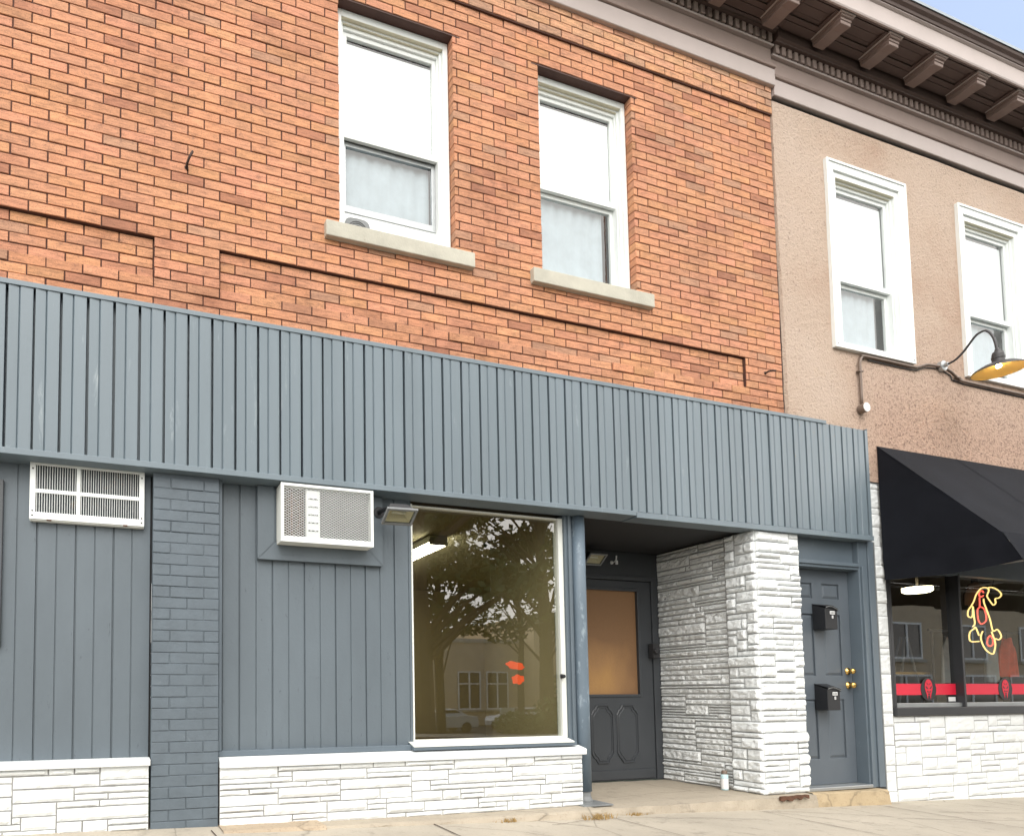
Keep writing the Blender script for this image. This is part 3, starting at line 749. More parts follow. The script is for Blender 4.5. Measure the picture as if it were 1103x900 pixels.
for xa, xb in ((4.60, 4.865), (4.915, 5.18)):
    o_ = []
    def oct_(i): 
        a, c, d, e = xa+i, xb-i, 0.20+i, 0.775-i; w = 0.045
        return [(a,d+2.1*w),(a+w*.55,d+1.2*w),(a+w,d+w*.9),(a+1.5*w,d),(c-1.5*w,d),(c-w,d+w*.9),(c-w*.55,d+1.2*w),(c,d+2.1*w),(c,e-2.1*w),(c-w*.55,e-1.2*w),(c-w,e-w*.9),(c-1.5*w,e),(a+1.5*w,e),(a+w,e-w*.9),(a+w*.55,e-1.2*w),(a,e-2.1*w)]
    t = MB(); P = oct_(0); t.tube([(x, 1.060, z) for x, z in P], 0.011, 6, closed=True); P = oct_(0.022); t.tube([(x, 1.061, z) for x, z in P], 0.006, 6, closed=True)
    obj('door_moulding', t, 'slate_door', ED)
t = MB(); t.box(4.40, 5.36, 1.045, 1.0615, 0.03, 0.12); obj('kick_rail', t, 'slate_door', ED, 0.003)
t = MB(); t.box(5.335, 5.42, 0.985, 1.049, 1.26, 1.41); t.lathe([(0.0,0.05),(0.025,0.05),(0.028,0.03),(0.012,0.02),(0.012,0.0)], (5.35,1.0,1.33), 'Y', 14); obj('lock_box', t, 'rubber', ED, 0.006)
t = MB(); t.tube([(4.90,1.054,2.24),(4.90,1.01,2.24),(4.905,0.995,2.26),(4.905,0.99,2.30)], 0.007, 8); t.lathe([(0.0,0.01),(0.018,0.01),(0.018,0.0)], (4.90,1.055,2.24), 'Y', 12); t.box(4.893,4.917,0.985,0.997,2.21,2.25); obj('wall_hook', t, 'label', BB)

# entrance slab
def rough_slab(name, x0, x1, y0, y1, ztop, zbot, m, parent, nx=50, seed=3, drop=None):
    b = MB(); ny = 10
    for j in range(ny+1):
        for i in range(nx+1):
            x, y = x0+(x1-x0)*i/nx, y0+(y1-y0)*j/ny
            if j == 0: y += 0.012*noise.noise((x*6, seed, 0))
            z = ztop(x) + 0.004*noise.noise((x*5, y*5, seed))
            if j == 0: z -= 0.012 + 0.008*noise.noise((x*9, seed, 5))
            b.v.append((x, y, z))
    nn = nx+1
    for j in range(ny):
        for i in range(nx): b.f.append((j*nn+i, j*nn+i+1, (j+1)*nn+i+1, (j+1)*nn+i)); b.mi.append(0)
    k = len(b.v)
    for i in range(nx+1):
        x = x0+(x1-x0)*i/nx; b.v.append((x, y0-0.012+0.02*noise.noise((x*7, seed, 9)), (b.v[i][2]+zbot(x))/2))
    for i in range(nx+1):
        x = x0+(x1-x0)*i/nx; b.v.append((x, y0-0.02+0.012*noise.noise((x*5, seed, 2)), zbot(x)))
    for i in range(nx): b.f += [(k+i, k+i+1, i+1, i), (k+nn+i, k+nn+i+1, k+i+1, k+i)]; b.mi += [0, 0]
    for e in (0, nx):
        f = (e, k+e, k+nn+e, ny*nn+e)
        b.f.append(f); b.mi.append(0)
    return obj(name, b, m, parent)
rough_slab('entrance_slab', 3.575, 5.962, -0.115, 1.05, lambda x: 0.012-0.004*(x-3.6), lambda x: slope(x)-0.03, 'ledge', BB, 70, 3)
rough_slab('stone_ledge', 1.36, 3.574, -0.19, 0.0, lambda x: 0.016 + max(0, (2.6-x))*0.012, lambda x: slope(x)-0.03, 'ledge', BB, 60, 8)
rough_slab('pebbled_apron', 0.68, 1.357, -0.21, 0.0, lambda x: 0.049-0.012*(x-0.68), lambda x: slope(x)-0.02, 'pebble', BB, 24, 12)
t = MB()
random.seed(5)
op = [(5.50+0.42*i/12, -0.012-0.028-0.035*abs(math.sin(i*1.7))*random.random() - 0.012) for i in range(13)]
t.plate([(5.50,0.0)]+[(5.50+0.34*i/10, 0.004+0.006*random.random()) for i in range(11)]+[(5.84-0.34*i/10, -0.012-0.028*random.random()) for i in range(11)], -0.143, -0.128)
obj('rusted_plate', t, 'rust', BB)

# right hand door
RD = node('side_door', BB, (6.4, 0.10, 0.03))
t = MB(); t.box(6.842, 7.045, 0.0, 0.12, 0.0, 2.354); t.box(6.862, 6.895, -0.018, -0.0005, 0.0, 2.10); t.box(6.96, 7.04, -0.014, -0.0005, 0.0, 2.353)
t.box(6.0, 6.841, 0.002, 0.12, 2.068, 2.115); t.box(6.0, 6.8405, -0.012, 0.0015, 2.095, 2.128); t.box(6.0, 6.8405, 0.045, 0.12, 2.1155, 2.353)
obj('frame', t, 'slate', RD, 0.003)
ph = [(xa, xb, za, zb) for xa, xb in ((6.12,6.35),(6.482,6.712)) for za, zb in ((0.275,0.83),(1.055,1.64),(1.79,1.935))]
DL = panelled_leaf(RD, 'door_leaf', 'slate_door2', 5.975, 6.838, 0.036, 2.066, 0.10, 0.014, ph)
t = MB(); t.box(5.976, 6.837, 0.1145, 0.14, 0.037, 2.065)
for xa, xb, za, zb in ph:
    i = 0.03
    t.add([(xa+i,0.104,za+i),(xb-i,0.104,za+i),(xb-i,0.104,zb-i),(xa+i,0.104,zb-i),(xa+.008,0.1142,za+.008),(xb-.008,0.1142,za+.008),(xb-.008,0.1142,zb-.008),(xa+.008,0.1142,zb-.008)],
          [(0,1,2,3),(4,5,1,0),(5,6,2,1),(6,7,3,2),(7,4,0,3)])
obj('door_panels', t, 'slate_door2', RD, 0.002)
for z_, r_ in ((1.10, 0.027), (0.965, 0.03)):
    t = MB(); t.lathe([(0.0,0.065),(r_*0.7,0.063),(r_,0.05),(r_*0.95,0.035),(0.014,0.025),(0.014,0.01),(0.034,0.008),(0.034,0.0)], (6.775,0.0995,z_), 'Y', 20)
    obj('door_knob' if z_ < 1 else 'deadbolt', t, 'brass', RD, smooth=True)
t = MB(); t.box(5.97, 6.842, -0.03, 0.14, 0.004, 0.034); obj('threshold', t, 'alum', RD, 0.004)
rough_slab('buff_step', 5.966, 6.94, -0.10, 0.10, lambda x: 0.003-0.012*(x-6), lambda x: slope(x)-0.03, 'step', BB, 30, 17)

# mailboxes
def mailbox(x0, x1, z0, z1, yb, label, tilt):
    t_ = thing('mailbox', label, 'mailbox', ((x0+x1)/2, yb, z0), 'black mailboxes on the side door')
    d = 0.115; yf = yb-d
    b = MB()
    b.hexa([(x0,yf,z0),(x1,yf,z0),(x1,yb,z0),(x0,yb,z0),(x0,yf,z1-0.045),(x1,yf,z1-0.045),(x1,yb,z1),(x0,yb,z1)])
    obj('body', b, 'black', t_, 0.004)
    b = MB(); n = 14
    for i in range(n+1):
        x = x0-0.004+(x1-x0+0.008)*i/n; q = i/n
        w = 0.018*math.sin(q*math.pi*1.15+0.3)*tilt
        b.v += [(x, yb-0.002, z1+0.007), (x, yf-0.006, z1-0.034+w), (x, yf-0.007, z1-0.058+w)]
    for i in range(n):
        a = 3*i; b.f += [(a, a+1, a+4, a+3), (a+1, a+2, a+5, a+4)]; b.mi += [0, 0]
    lid = obj('lid', b, 'black', t_, smooth=False)
    so_ = lid.modifiers.new('thick', 'SOLIDIFY'); so_.thickness = 0.003
    b = MB(); b.tube([(x0+(x1-x0)*i/n, yf-0.009, z1-0.046+0.018*math.sin(i/n*math.pi*1.15+0.3)*tilt) for i in range(n+1)], 0.0022, 6); obj('lid_edge', b, 'alum', t_)
    cx = (x0+x1)/2+0.012; cz = z1-0.085
    b = MB(); b.box(cx-0.032, cx+0.032, yf-0.003, yf-0.0005, cz-0.017, cz+0.013); obj('name_plate', b, 'label', t_, 0.001)
    b = MB()
    for k in range(3): b.box(cx-0.026+k*0.019, cx-0.026+k*0.019+0.013, yf-0.0042, yf-0.0032, cz-0.010, cz+0.006)
    obj('plate_lettering', b, 'fin_grey', t_)
    b = MB(); b.box(cx-0.008, cx+0.010, yf-0.003, yf-0.0005, cz-0.055, cz-0.028); obj('unit_number_plate', b, 'label', t_)
    b = MB(); b.box(cx-0.001, cx+0.003, yf-0.0042, yf-0.0032, cz-0.050, cz-0.033); obj('unit_number', b, 'fin_grey', t_)
    return t_
mailbox(6.338, 6.495, 1.487, 1.728, 0.099, 'upper black mailbox with lifted silver lid edge on the grey side door', 1.0)
mailbox(6.318, 6.48, 0.732, 0.972, 0.099, 'lower black mailbox below the doorknob height on the grey side door', 0.8)

# ================================================================== CORNICE
def cornice(parent, x0, x1, dy, dz, dent_off, mats):
    c = node('cornice', parent, ((x0+x1)/2, 0.0, 6.55))
    lt, md, dk = mats
    Y = lambda y: y+dy
    b = MB(); b.prism_x([(Y(-0.055),6.555+dz),(Y(-0.06),6.56+dz),(Y(-0.06),6.715+dz),(Y(-0.05),6.722+dz),(0.05,6.722+dz),(0.05,6.555+dz)], x0, x1); obj('architrave', b, lt, c)
    b = MB(); b.prism_x([(Y(-0.075),6.724+dz),(Y(-0.085),6.738+dz),(Y(-0.075),6.752+dz),(0.05,6.754+dz),(0.05,6.724+dz)], x0, x1); obj('architrave_lip', b, md, c)
    b = MB(); b.prism_x([(Y(-0.03),6.755+dz),(Y(-0.03),6.952+dz),(0.05,6.952+dz),(0.05,6.755+dz)], x0, x1); obj('frieze', b, md, c)
    b = MB(); b.prism_x([(Y(-0.06),6.953+dz),(Y(-0.066),6.964+dz),(Y(-0.06),6.974+dz),(0.05,6.974+dz),(0.05,6.953+dz)], x0, x1); obj('frieze_bead', b, lt, c)
    b = MB(); b.prism_x([(Y(-0.045),6.976+dz),(Y(-0.045),7.06+dz),(0.05,7.06+dz),(0.05,6.976+dz)], x0, x1); obj('dentil_course', b, 'brown_dark', c)  # dark colour paints the shade in the gaps between dentils
    b = MB(); b.prism_x([(Y(-0.095),7.062+dz),(Y(-0.10),7.072+dz),(Y(-0.12),7.078+dz),(Y(-0.12),7.1995),(0.05,7.1995),(0.05,7.062+dz)], x0, x1); obj('bed_moulding', b, dk, c)
    first = None; k = 0; x = x1-dent_off if dent_off > 0 else x0-dent_off
    step = -0.083 if dent_off > 0 else 0.083
    while x0 < x-0.001 and x+0.052 < x1+0.06 and k < 62:
        if first is None:
            b = MB(); b.box(x, x+0.046, Y(-0.072), Y(-0.044), 6.980+dz, 7.0615+dz); first = obj('dentil', b, 'trim', c)
        else: shift_copy(first, x-xf, 0, 0, c)
        if k == 0: xf = x
        x += step; k += 1
    return c
CL = cornice(BB, -2.6, 5.965, 0.008, 0.108, 0.075, ('trim_light', 'trim', 'trim_dark'))

# ================================================================== STUCCO BUILDING
SB = thing('stucco_building', 'tan stucco building with white trimmed upper windows and white stone shopfront', 'building', (9.3, 0.3, -0.15))
CR = cornice(SB, 5.968, 14.0, 0.022, 0.032, -0.03, ('trim_light', 'trim', 'trim_dark'))
def eaves(parent, x0, x1, bx):
    c = node('eaves', parent, ((x0+x1)/2, -0.3, 7.1))
    b = MB(); b.box(x0, x1, -0.425, 0.1, 7.20, 7.23); obj('soffit', b, 'trim_dark', c)
    b = MB(); b.box(x0, x1, -0.185, -0.125, 7.176, 7.1995); b.box(x0, x1, -0.405, -0.39, 7.19, 7.1995)
    for i in range(1, 3): b.box(x0, x1, -0.185-0.07*i, -0.185-0.07*i+0.004, 7.1965, 7.1996)
    obj('soffit_boards', b, 'trim_dark', c)
    b = MB()
    b.prism_x([(-0.41,7.182),(-0.424,7.180),(-0.430,7.192),(-0.430,7.350),(-0.437,7.353),(-0.450,7.362),(-0.450,7.368),(-0.41,7.368)], x0, x1); obj('crown_face', b, 'trim_light', c)
    b = MB(); b.prism_x([(-0.450,7.369),(-0.458,7.372),(-0.465,7.392),(-0.488,7.408),(-0.496,7.424),(-0.496,7.436),(0.2,7.436),(0.2,7.369)], x0, x1); obj('crown_moulding', b, 'trim_dark', c)
    b = MB(); b.prism_x([(-0.506,7.432),(-0.512,7.450),(-0.507,7.456),(0.2,7.49),(0.2,7.4365),(-0.498,7.4365)], x0, x1); obj('flashing', b, 'flash', c)
    first = None
    for x in bx:
        if first is None:
            x_ = x
            b = MB()
            b.prism_x([(-0.126,7.112),(-0.22,7.104),(-0.30,7.106),(-0.352,7.096),(-0.368,7.094),(-0.371,7.098),(-0.371,7.124),(-0.126,7.124)], x-0.066, x+0.066)
            b.prism_x([(-0.126,7.1245),(-0.371,7.1245),(-0.377,7.128),(-0.377,7.150),(-0.126,7.150)], x-0.070, x+0.070)
            b.prism_x([(-0.126,7.1505),(-0.383,7.1505),(-0.390,7.155),(-0.390,7.174),(-0.126,7.174)], x-0.078, x+0.078)
            first = obj('bracket', b, 'bracket', c)
            b = MB(); b.box(x-0.094, x+0.094, -0.402, -0.126, 7.1745, 7.1955); cap = obj('bracket_cap', b, 'trim_light', c)  # paler trim paints the light caught by the bracket ends
        else: shift_copy(first, x-x_, 0, 0, c); shift_copy(cap, x-x_, 0, 0, c)
        if x == bx[0]:
            b = MB(); g0, g1 = x+0.088, x+0.657-0.088   # raised frame of one soffit coffer
            b.box(g0, g0+0.045, -0.385, -0.187, 7.180, 7.1992); b.box(g1-0.045, g1, -0.385, -0.187, 7.180, 7.1992)
            b.box(g0+0.0455, g1-0.0455, -0.225, -0.1865, 7.182, 7.1991); b.box(g0+0.0455, g1-0.0455, -0.385, -0.36, 7.186, 7.1991)
            cof = obj('coffer', b, 'trim_dark', c)
        elif x0 < x+0.05 and x+0.6 < x1: shift_copy(cof, x-x_, 0, 0, c)
eaves(SB, 5.968, 14.0, [6.448+0.657*i for i in range(11)])
eaves(BB, -2.6, 5.964, [5.79-0.657*i for i in range(6)])
t = MB(); t.box(5.97, 14.0, 0.40, 8.0, 3.0, 7.19); t.box(5.97, 14.0, 0.12, 0.40, 6.3, 7.19); obj('building_shell', t, 'void', SB)
# roofs
t = MB(); t.box(5.97, 14, 0.19, 8, 7.231, 7.43); obj('roof', t, 'rubber', SB)
t = MB(); t.box(-2.6, 5.96, 0.19, 8, 7.231, 7.43); obj('roof', t, 'rubber', BB)

# stucco wall with window openings, gently uneven
RW = [(6.622, 7.775), (8.595, 9.75), (10.57, 11.72)]
RZ0, RZ1 = 4.224, 6.134
st = MB()
xsn = sorted(set([5.985+0.0]+[round(5.985+0.2*i, 3) for i in range(41)]+[v for w in RW for v in (w[0]+0.06, w[1]-0.06)]+[14.0]))
zsn = sorted(set([2.95+0.08*i for i in range(46)]+[RZ0+0.06, RZ1-0.06]))
for z in zsn:
    for x in xsn: 
        xx = x if x > 5.99 else 5.962 + 0.016*noise.noise((z*9, 1, 2)) + 0.034*max(0.0, min(1.0, (5.5-z)/1.2))
        st.v.append((xx, -0.012+0.006*noise.noise((x*1.5, z*1.5, 4)), z))
n = len(xsn)
for j in range(len(zsn)-1):
    for i in range(n-1):
        cx, cz = (xsn[i]+xsn[i+1])/2, (zsn[j]+zsn[j+1])/2
        if RZ0+0.06 < cz < RZ1-0.06 and any(w[0]+0.06 < cx < w[1]-0.06 for w in RW): continue
        st.f.append((j*n+i, j*n+i+1, (j+1)*n+i+1, (j+1)*n+i)); st.mi.append(0)
k = len(st.v)
for j, z in enumerate(zsn): st.v.append((5.955, 0.05, z))
for j in range(len(zsn)-1): st.f.append((k+j, j*n, (j+1)*n, k+j+1)); st.mi.append(0)
obj('stucco_wall', st, 'stucco', SB)
t = MB(); t.box(5.945, 6.03, 0.012, 0.06, 3.3, 6.56); obj('wall_joint', t, 'brown_dark', SB)
for x0, x1 in RW:
    w = node('window', SB, ((x0+x1)/2, -0.03, RZ0))
    b = MB(); b.ring_frame(x0, x1, RZ0, RZ1, 0.098, -0.036, 0.03, wt=0.098, wb=0.062); b.ring_frame(x0-0.001, x1+0.001, RZ0-0.001, RZ1+0.001, 0.026, -0.046, -0.034, wb=0.016)
    obj('casing', b, 'white', w, 0.004)
    sw_, ii = sash_window(SB, x0+0.098, x1-0.098, RZ0+0.06, RZ1-0.098, -0.018, 4.975, gap=0.075, cas=0.05, wide=True)
    for ch in list(sw_.children):
        wl = WL[ch.parent.name]; ch.parent = w; ch.location = WL[sw_.name]-WL[w.name]
    bpy.data.objects.remove(sw_)
    b = MB()
    for sx in (x0+0.03, x1-0.03): b.lathe([(0,0.002),(0.006,0.002),(0.006,0)], (sx, -0.046, RZ0+0.035), 'Y', 8)
    obj('screw', b, 'gun', w)

# lower front of the stucco building
t = MB(); t.box(7.05, 7.175, -0.004, 0.3, 2.955, 3.10); t.box(6.966, 14.0, 0.02, 0.09, 2.1, 2.96); obj('header_board', t, 'slate', SB)
b = MB(); ashlar(b, (7.062, 0.01, -0.18), (1,0,0), (0,-1,0), 0.165, 3.13, 0.165, 0.062, (1,1), ((1,2),(2,3),(3,3)), seed=51, joint=0.007, prot=(0.002,0.016), rough=0.006, res=0.02)
obj('stone_edge_strip', b, 'stone', SB)
t = MB(); t.box(7.05, 7.23, 0.011, 0.1, -0.25, 2.95); obj('edge_joint', t, 'stone_joint', SB)
t = MB(); t.box(7.047, 7.061, -0.012, 0.05, -0.14, 2.35); obj('corner_trim', t, 'fin_grey', SB)
b = MB(); ashlar(b, (7.235, 0.01, -0.45), (1,0,0), (0,-1,0), 5.4, 1.11, 0.075, 0.0585, (2,7), ((1,4),(2,5),(3,1)), seed=61, joint=0.009, prot=(0.004,0.018), rough=0.005, res=0.03)
obj('stone_base', b, 'stone', SB)
t = MB(); t.box(7.23, 12.7, 0.011, 0.1, -0.6, 0.665); obj('base_joint', t, 'stone_joint', SB)
# shop front window
SF = node('shop_window', SB, (9.0, 0.06, 0.67))
t = MB(); t.box(7.236, 12.6, -0.03, 0.15, 0.668, 0.745); obj('sill', t, 'dark_alum', SF, 0.003)
t = MB()
t.box(7.30, 7.336, 0.03, 0.13, 0.746, 2.12); t.box(8.345, 8.375, 0.02, 0.13, 0.746, 2.12); t.box(8.39, 8.425, 0.05, 0.13, 0.746, 2.12); t.box(9.87, 9.95, 0.03, 0.13, 0.746, 2.12); t.box(7.236, 7.299, 0.03, 0.13, 0.746, 2.12)
t.box(7.237, 12.6, 0.031, 0.129, 2.121, 2.18); t.box(12.5, 12.6, 0.031, 0.129, 0.746, 2.12)
obj('mullion', t, 'dark_alum', SF, 0.003)
t = MB(); t.box(7.337, 12.5, 0.045, 0.12, 0.746, 0.787); obj('bottom_rail', t, 'alum', SF, 0.003)
for xa, xb in ((7.337, 8.345), (8.426, 9.87), (9.951, 12.5)):
    t = MB(); t.pane(xa, xb, 0.098, 0.787, 2.12); obj('pane', t, 'glass3', SF)
for xa, xb, cx in ((7.338, 8.344, 7.915), (8.427, 9.869, 9.155)):
    t = MB(); t.box(xa, xb, 0.0905, 0.0935, 0.868, 0.981); obj('red_stripe', t, 'red', SF)
    # emblem: black disc with a red scowling face
    t = MB(); t.lathe([(0.0,0.0015),(0.118,0.0015),(0.118,0.0)], (cx, 0.0895, 0.925), 'Y', 32); em = obj('emblem_disc', t, 'black', SF)
    t = MB(); t.plate([(cx+a*.001, 0.925+c*.001) for a, c in ((-60,20),(-52,62),(-30,92),(0,102),(30,92),(52,62),(60,20),(46,-28),(30,-64),(22,-100),(14,-62),(-14,-62),(-22,-100),(-30,-64),(-46,-28))], 0.0860, 0.0872); obj('emblem_face', t, 'red', SF)
    t = MB()
    for sg in (-1, 1):
        t.plate([(cx+sg*a*.001, 0.925+c*.001) for a, c in ((8,8),(44,34),(46,20),(26,2))][::sg], 0.0845, 0.0855)
        t.plate([(cx+sg*a*.001, 0.925+c*.001) for a, c in ((5,-22),(30,-14),(24,-30),(6,-34))][::sg], 0.0845, 0.0855)
        t.plate([(cx+sg*a*.001, 0.925+c*.001) for a, c in ((6,50),(30,66),(28,58),(8,42))][::sg], 0.0845, 0.0855)
    t.plate([(cx+a*.001, 0.925+c*.001) for a, c in ((-16,-42),(16,-42),(10,-58),(-10,-58))], 0.0845, 0.0855)
    obj('emblem_features', t, 'black', SF)
t = MB(); t.box(8.22, 8.33, 0.089, 0.093, 0.80, 0.845); obj('window_sticker', t, 'label', SF)

# ================================================================== ROOMS
R1 = MB()
def room(b, x0, x1, y0, y1, z0, z1):
    b.add([(x0,y0,z0),(x1,y0,z0),(x1,y1,z0),(x0,y1,z0),(x0,y0,z1),(x1,y0,z1),(x1,y1,z1),(x0,y1,z1)],
          [(0,1,2,3)], 2); b.add([(x0,y0,z1),(x1,y0,z1),(x1,y1,z1),(x0,y1,z1)], [(3,2,1,0)], 1)
    b.add([(x0,y0,z0),(x1,y0,z0),(x1,y1,z0),(x0,y1,z0),(x0,y0,z1),(x1,y0,z1),(x1,y1,z1),(x0,y1,z1)], [(2,3,7,6),(1,2,6,5),(3,0,4,7)], 0)
room(R1, 0.9, 3.80, 1.15, 7.0, 0.05, 2.93)
R1.add([(3.80,1.15,0.05),(7.0,1.15,0.05),(7.0,1.15,2.93),(3.80,1.15,2.93)], [(0,1,2,3)])
R1 = MB(); room(R1, 0.9, 7.2, 1.16, 7.0, 0.05, 2.93)
R1.add([(0.9,0.18,0.05),(3.53,0.18,0.05),(3.53,1.16,0.05),(0.9,1.16,0.05)], [(0,1,2,3)], 2)
R1.add([(0.9,0.18,2.93),(3.53,0.18,2.93),(3.53,1.16,2.93),(0.9,1.16,2.93)], [(3,2,1,0)], 1)
R1.add([(0.9,0.18,0.05),(0.9,1.16,0.05),(0.9,1.16,2.93),(0.9,0.18,2.93)], [(0,1,2,3)], 0)
R1.add([(3.528,0.23,0.05),(3.528,1.16,0.05),(3.528,1.16,2.93),(3.528,0.23,2.93)], [(3,2,1,0)], 0)
R1.add([(3.528,1.159,0.05),(7.2,1.159,0.05),(7.2,1.159,2.93),(3.528,1.159,2.93)], [(3,2,1,0)], 0)
R1.add([(0.9,0.182,2.38),(3.53,0.182,2.38),(3.53,0.182,2.93),(0.9,0.182,2.93)], [(3,2,1,0)], 0)
R1.add([(0.9,0.182,0.05),(2.14,0.182,0.05),(2.14,0.182,2.4),(0.9,0.182,2.4)], [(3,2,1,0)], 0)
R1.add([(2.14,0.182,0.05),(3.53,0.182,0.05),(3.53,0.182,0.5),(2.14,0.182,0.5)], [(3,2,1,0)], 0)
obj('shop_room', R1, ['tanwall', 'tanceil', 'wood'], BB)
FL = thing('fluorescent_light', 'lit fluorescent fixture on the ceiling behind the big shop window', 'ceiling light', (4.0, 4.2, 2.8))
t = MB(); t.box(3.86, 4.10, 3.0, 5.6, 2.84, 2.925); t.box(3.85, 4.11, 2.985, 3.0, 2.80, 2.925); obj('housing', t, 'alum', FL, 0.004)
t = MB(); t.prism_x([(3.001,2.838),(5.6,2.838),(5.6,2.80),(3.001,2.80)], 3.87, 4.09); obj('diffuser', t, 'tube_off', FL)

R2 = MB(); room(R2, 7.25, 13.0, 0.13, 4.5, 0.0, 2.75)
obj('shop_room', R2, ['darkroom', 'darkroom', 'wood'], SB)
t = MB(); t.lathe([(0.0,-0.02),(0.13,-0.02),(0.16,0.0),(0.16,0.05)], (10.5,1.55,2.27), 'Z', 28)
CLT = tag(obj('ceiling_light', t, 'lamp_on', smooth=True), 'round lit ceiling lamp inside the shop behind the left pane of the red striped window', 'ceiling light')
t2 = MB(); t2.tube([(10.5,1.55,2.32),(10.5,1.55,2.74)], 0.015, 8); obj('stem', t2, 'gun', CLT)
# neon bird
NE = thing('neon_sign', 'glowing yellow and red neon outline of a beaked bird hanging in the shop window', 'neon sign', (9.13, 0.2, 1.3))
NZ = {'body':[(8.903,1.834),(8.947,1.881),(8.993,1.954),(9.071,2.019),(9.136,2.038),(9.2,2.033),(9.213,2.005),(9.185,1.963),(9.182,1.937),(9.24,1.877),(9.278,1.851),(9.321,1.875),(9.318,1.922),(9.384,1.935),(9.428,1.968),(9.407,2.003),(9.329,2.036),(9.257,2.046),(9.205,2.038)],
'breast':[(9.116,1.914),(9.119,1.868),(9.159,1.787),(9.205,1.686),(9.241,1.564),(9.316,1.582),(9.361,1.547),(9.38,1.501),(9.337,1.469),(9.281,1.478)],
'wing':[(8.903,1.829),(8.843,1.776),(8.83,1.72),(8.867,1.701),(8.907,1.717),(8.925,1.819),(8.931,1.718),(8.939,1.637),(8.904,1.601)],
'tail':[(8.997,1.507),(8.95,1.592),(8.917,1.576),(8.852,1.544),(8.831,1.483),(8.857,1.439),(8.991,1.443)],
'foot':[(9.065,1.555),(9.028,1.498),(9.037,1.437),(9.1,1.352),(9.208,1.308),(9.247,1.349),(9.268,1.432),(9.216,1.553)],
'eye':[(9.131,1.981),(9.109,2.002),(9.064,1.988),(9.049,1.957),(9.075,1.932),(9.124,1.95)],
'throat':[(9.054,1.926),(9.048,1.824),(9.009,1.792),(9.007,1.69),(9.049,1.636),(9.114,1.653),(9.15,1.695),(9.128,1.796),(9.052,1.826)],
'toe':[(9.196,1.512),(9.153,1.48),(9.139,1.419),(9.176,1.394),(9.226,1.41),(9.24,1.472),(9.2,1.508)]}
def smooth_line(p, k=4):
    out = []
    for i in range(len(p)-1):
        a, b_, c_, d = p[max(i-1,0)], p[i], p[i+1], p[min(i+2,len(p)-1)]
        for j in range(k):
            t_ = j/k
            out.append(tuple(0.5*((2*b_[q]) + (-a[q]+c_[q])*t_ + (2*a[q]-5*b_[q]+4*c_[q]-d[q])*t_*t_ + (-a[q]+3*b_[q]-3*c_[q]+d[q])*t_**3) for q in range(len(b_))))
    return out+[tuple(p[-1])]
for nm, p in NZ.items():
    t = MB(); t.tube([(x, 0.2+0.004*(nm in ('eye','throat','toe')), z) for x, z in smooth_line(p)], 0.0068, 8)
    obj('tube_'+nm, t, 'tube_r' if nm in ('eye','throat','toe') else 'tube_y', NE, smooth=True)
t = MB(); t.plate([(8.86,1.84),(8.86,1.95),(8.95,2.07),(9.08,2.11),(9.2,2.05),(9.12,1.84)], 0.235, 0.245); obj('backing_board', t, 'brown_dark', NE)
t = MB()
for x0, x1 in ((9.03,8.96),(9.36,9.46)): t.tube([(x0,0.24,2.05),(x1,0.24,2.3),(x1,0.24,2.74)], 0.004, 6)
t.box(9.08,9.28,0.22,0.28,2.10,2.16)
obj('hanging_wires', t, 'black', NE)
# clothes and fixtures behind the glass
rk = thing('clothes_rail', 'black rail on two posts holding clothes inside the red striped shop window', 'clothes rail', (9.9,0.7,0.0))
t = MB(); t.tube([(9.1,0.7,1.62),(11.3,0.7,1.62)], 0.014, 8); obj('rail', t, 'gun', rk)
for x in (9.15, 11.25):
    t = MB(); t.tube([(x,0.7,0.05),(x,0.7,1.62)], 0.014, 8); t.box(x-0.2,x+0.2,0.45,0.95,0.01,0.04); obj('post', t, 'gun', rk)
def garment(x, w, z1, z0, m, label, y=0.7, seed=1):
    b = MB(); n = 22; rows = 9
    for ring in (-1, 1):
        for j in range(rows):
            q = j/(rows-1)
            for i in range(n+1):
                f = i/n*2-1
                ww = w*(0.42+0.58*min(1, q*3.2)) * (1+0.12*q)
                z = z1-(z1-z0)*q - (0.03*f*f if q < .2 else 0) + 0.02*noise.noise((f*3, seed, q))*q
                b.v.append((x+ww*f, y+ring*(0.035*(1-f*f)+0.004)+0.016*math.sin(f*9+seed+q*2)*q, z))
    for r_ in range(2):
        k0 = r_*rows*(n+1)
        for j in range(rows-1):
            for i in range(n):
                a = k0+j*(n+1)+i; q = (a, a+1, a+n+2, a+n+1); b.f.append(q if r_ else q[::-1]); b.mi.append(0)
    k1 = rows*(n+1)
    for e in (0, n):
        for j in range(rows-1):
            a = j*(n+1)+e; b.f.append((a, a+n+1, k1+a+n+1, k1+a)); b.mi.append(0)
    o = obj('hanging_garment', b, m, smooth=True)
    t = MB(); t.tube([(x,y,z1-0.01),(x,y,z1+0.04),(x+0.02,y,z1+0.065),(x,y,z1+0.08),(x-0.015,y,z1+0.065)], 0.004, 6); obj('hanger', t, 'gun', o)
    return tag(o, label, 'garment', 'garments hanging in the shop window')
garment(10.55, 0.15, 1.56, 1.08, 'garment', 'bright orange red garment hanging right of the neon bird', seed=2)
garment(10.22, 0.10, 1.56, 1.02, 'shirt', 'pale grey garment hanging beside the orange red garment', seed=5)
garment(9.45, 0.12, 1.56, 1.0, 'shirt', 'pale garment hanging behind the foot of the neon bird', seed=8)
tb = thing('display_table', 'low pale display table under the hanging clothes in the shop window', 'table', (10.2,0.7,0.0))
t = MB(); t.box(9.0,11.4,0.45,1.15,0.90,0.945); obj('table_top', t, 'shirt', tb, 0.004)
for x in (9.08, 11.3):
    for y in (0.5, 1.08):
        t = MB(); t.box(x-0.03,x+0.03,y-0.03,y+0.03,0.0,0.90); obj('leg', t, 'gun', tb)
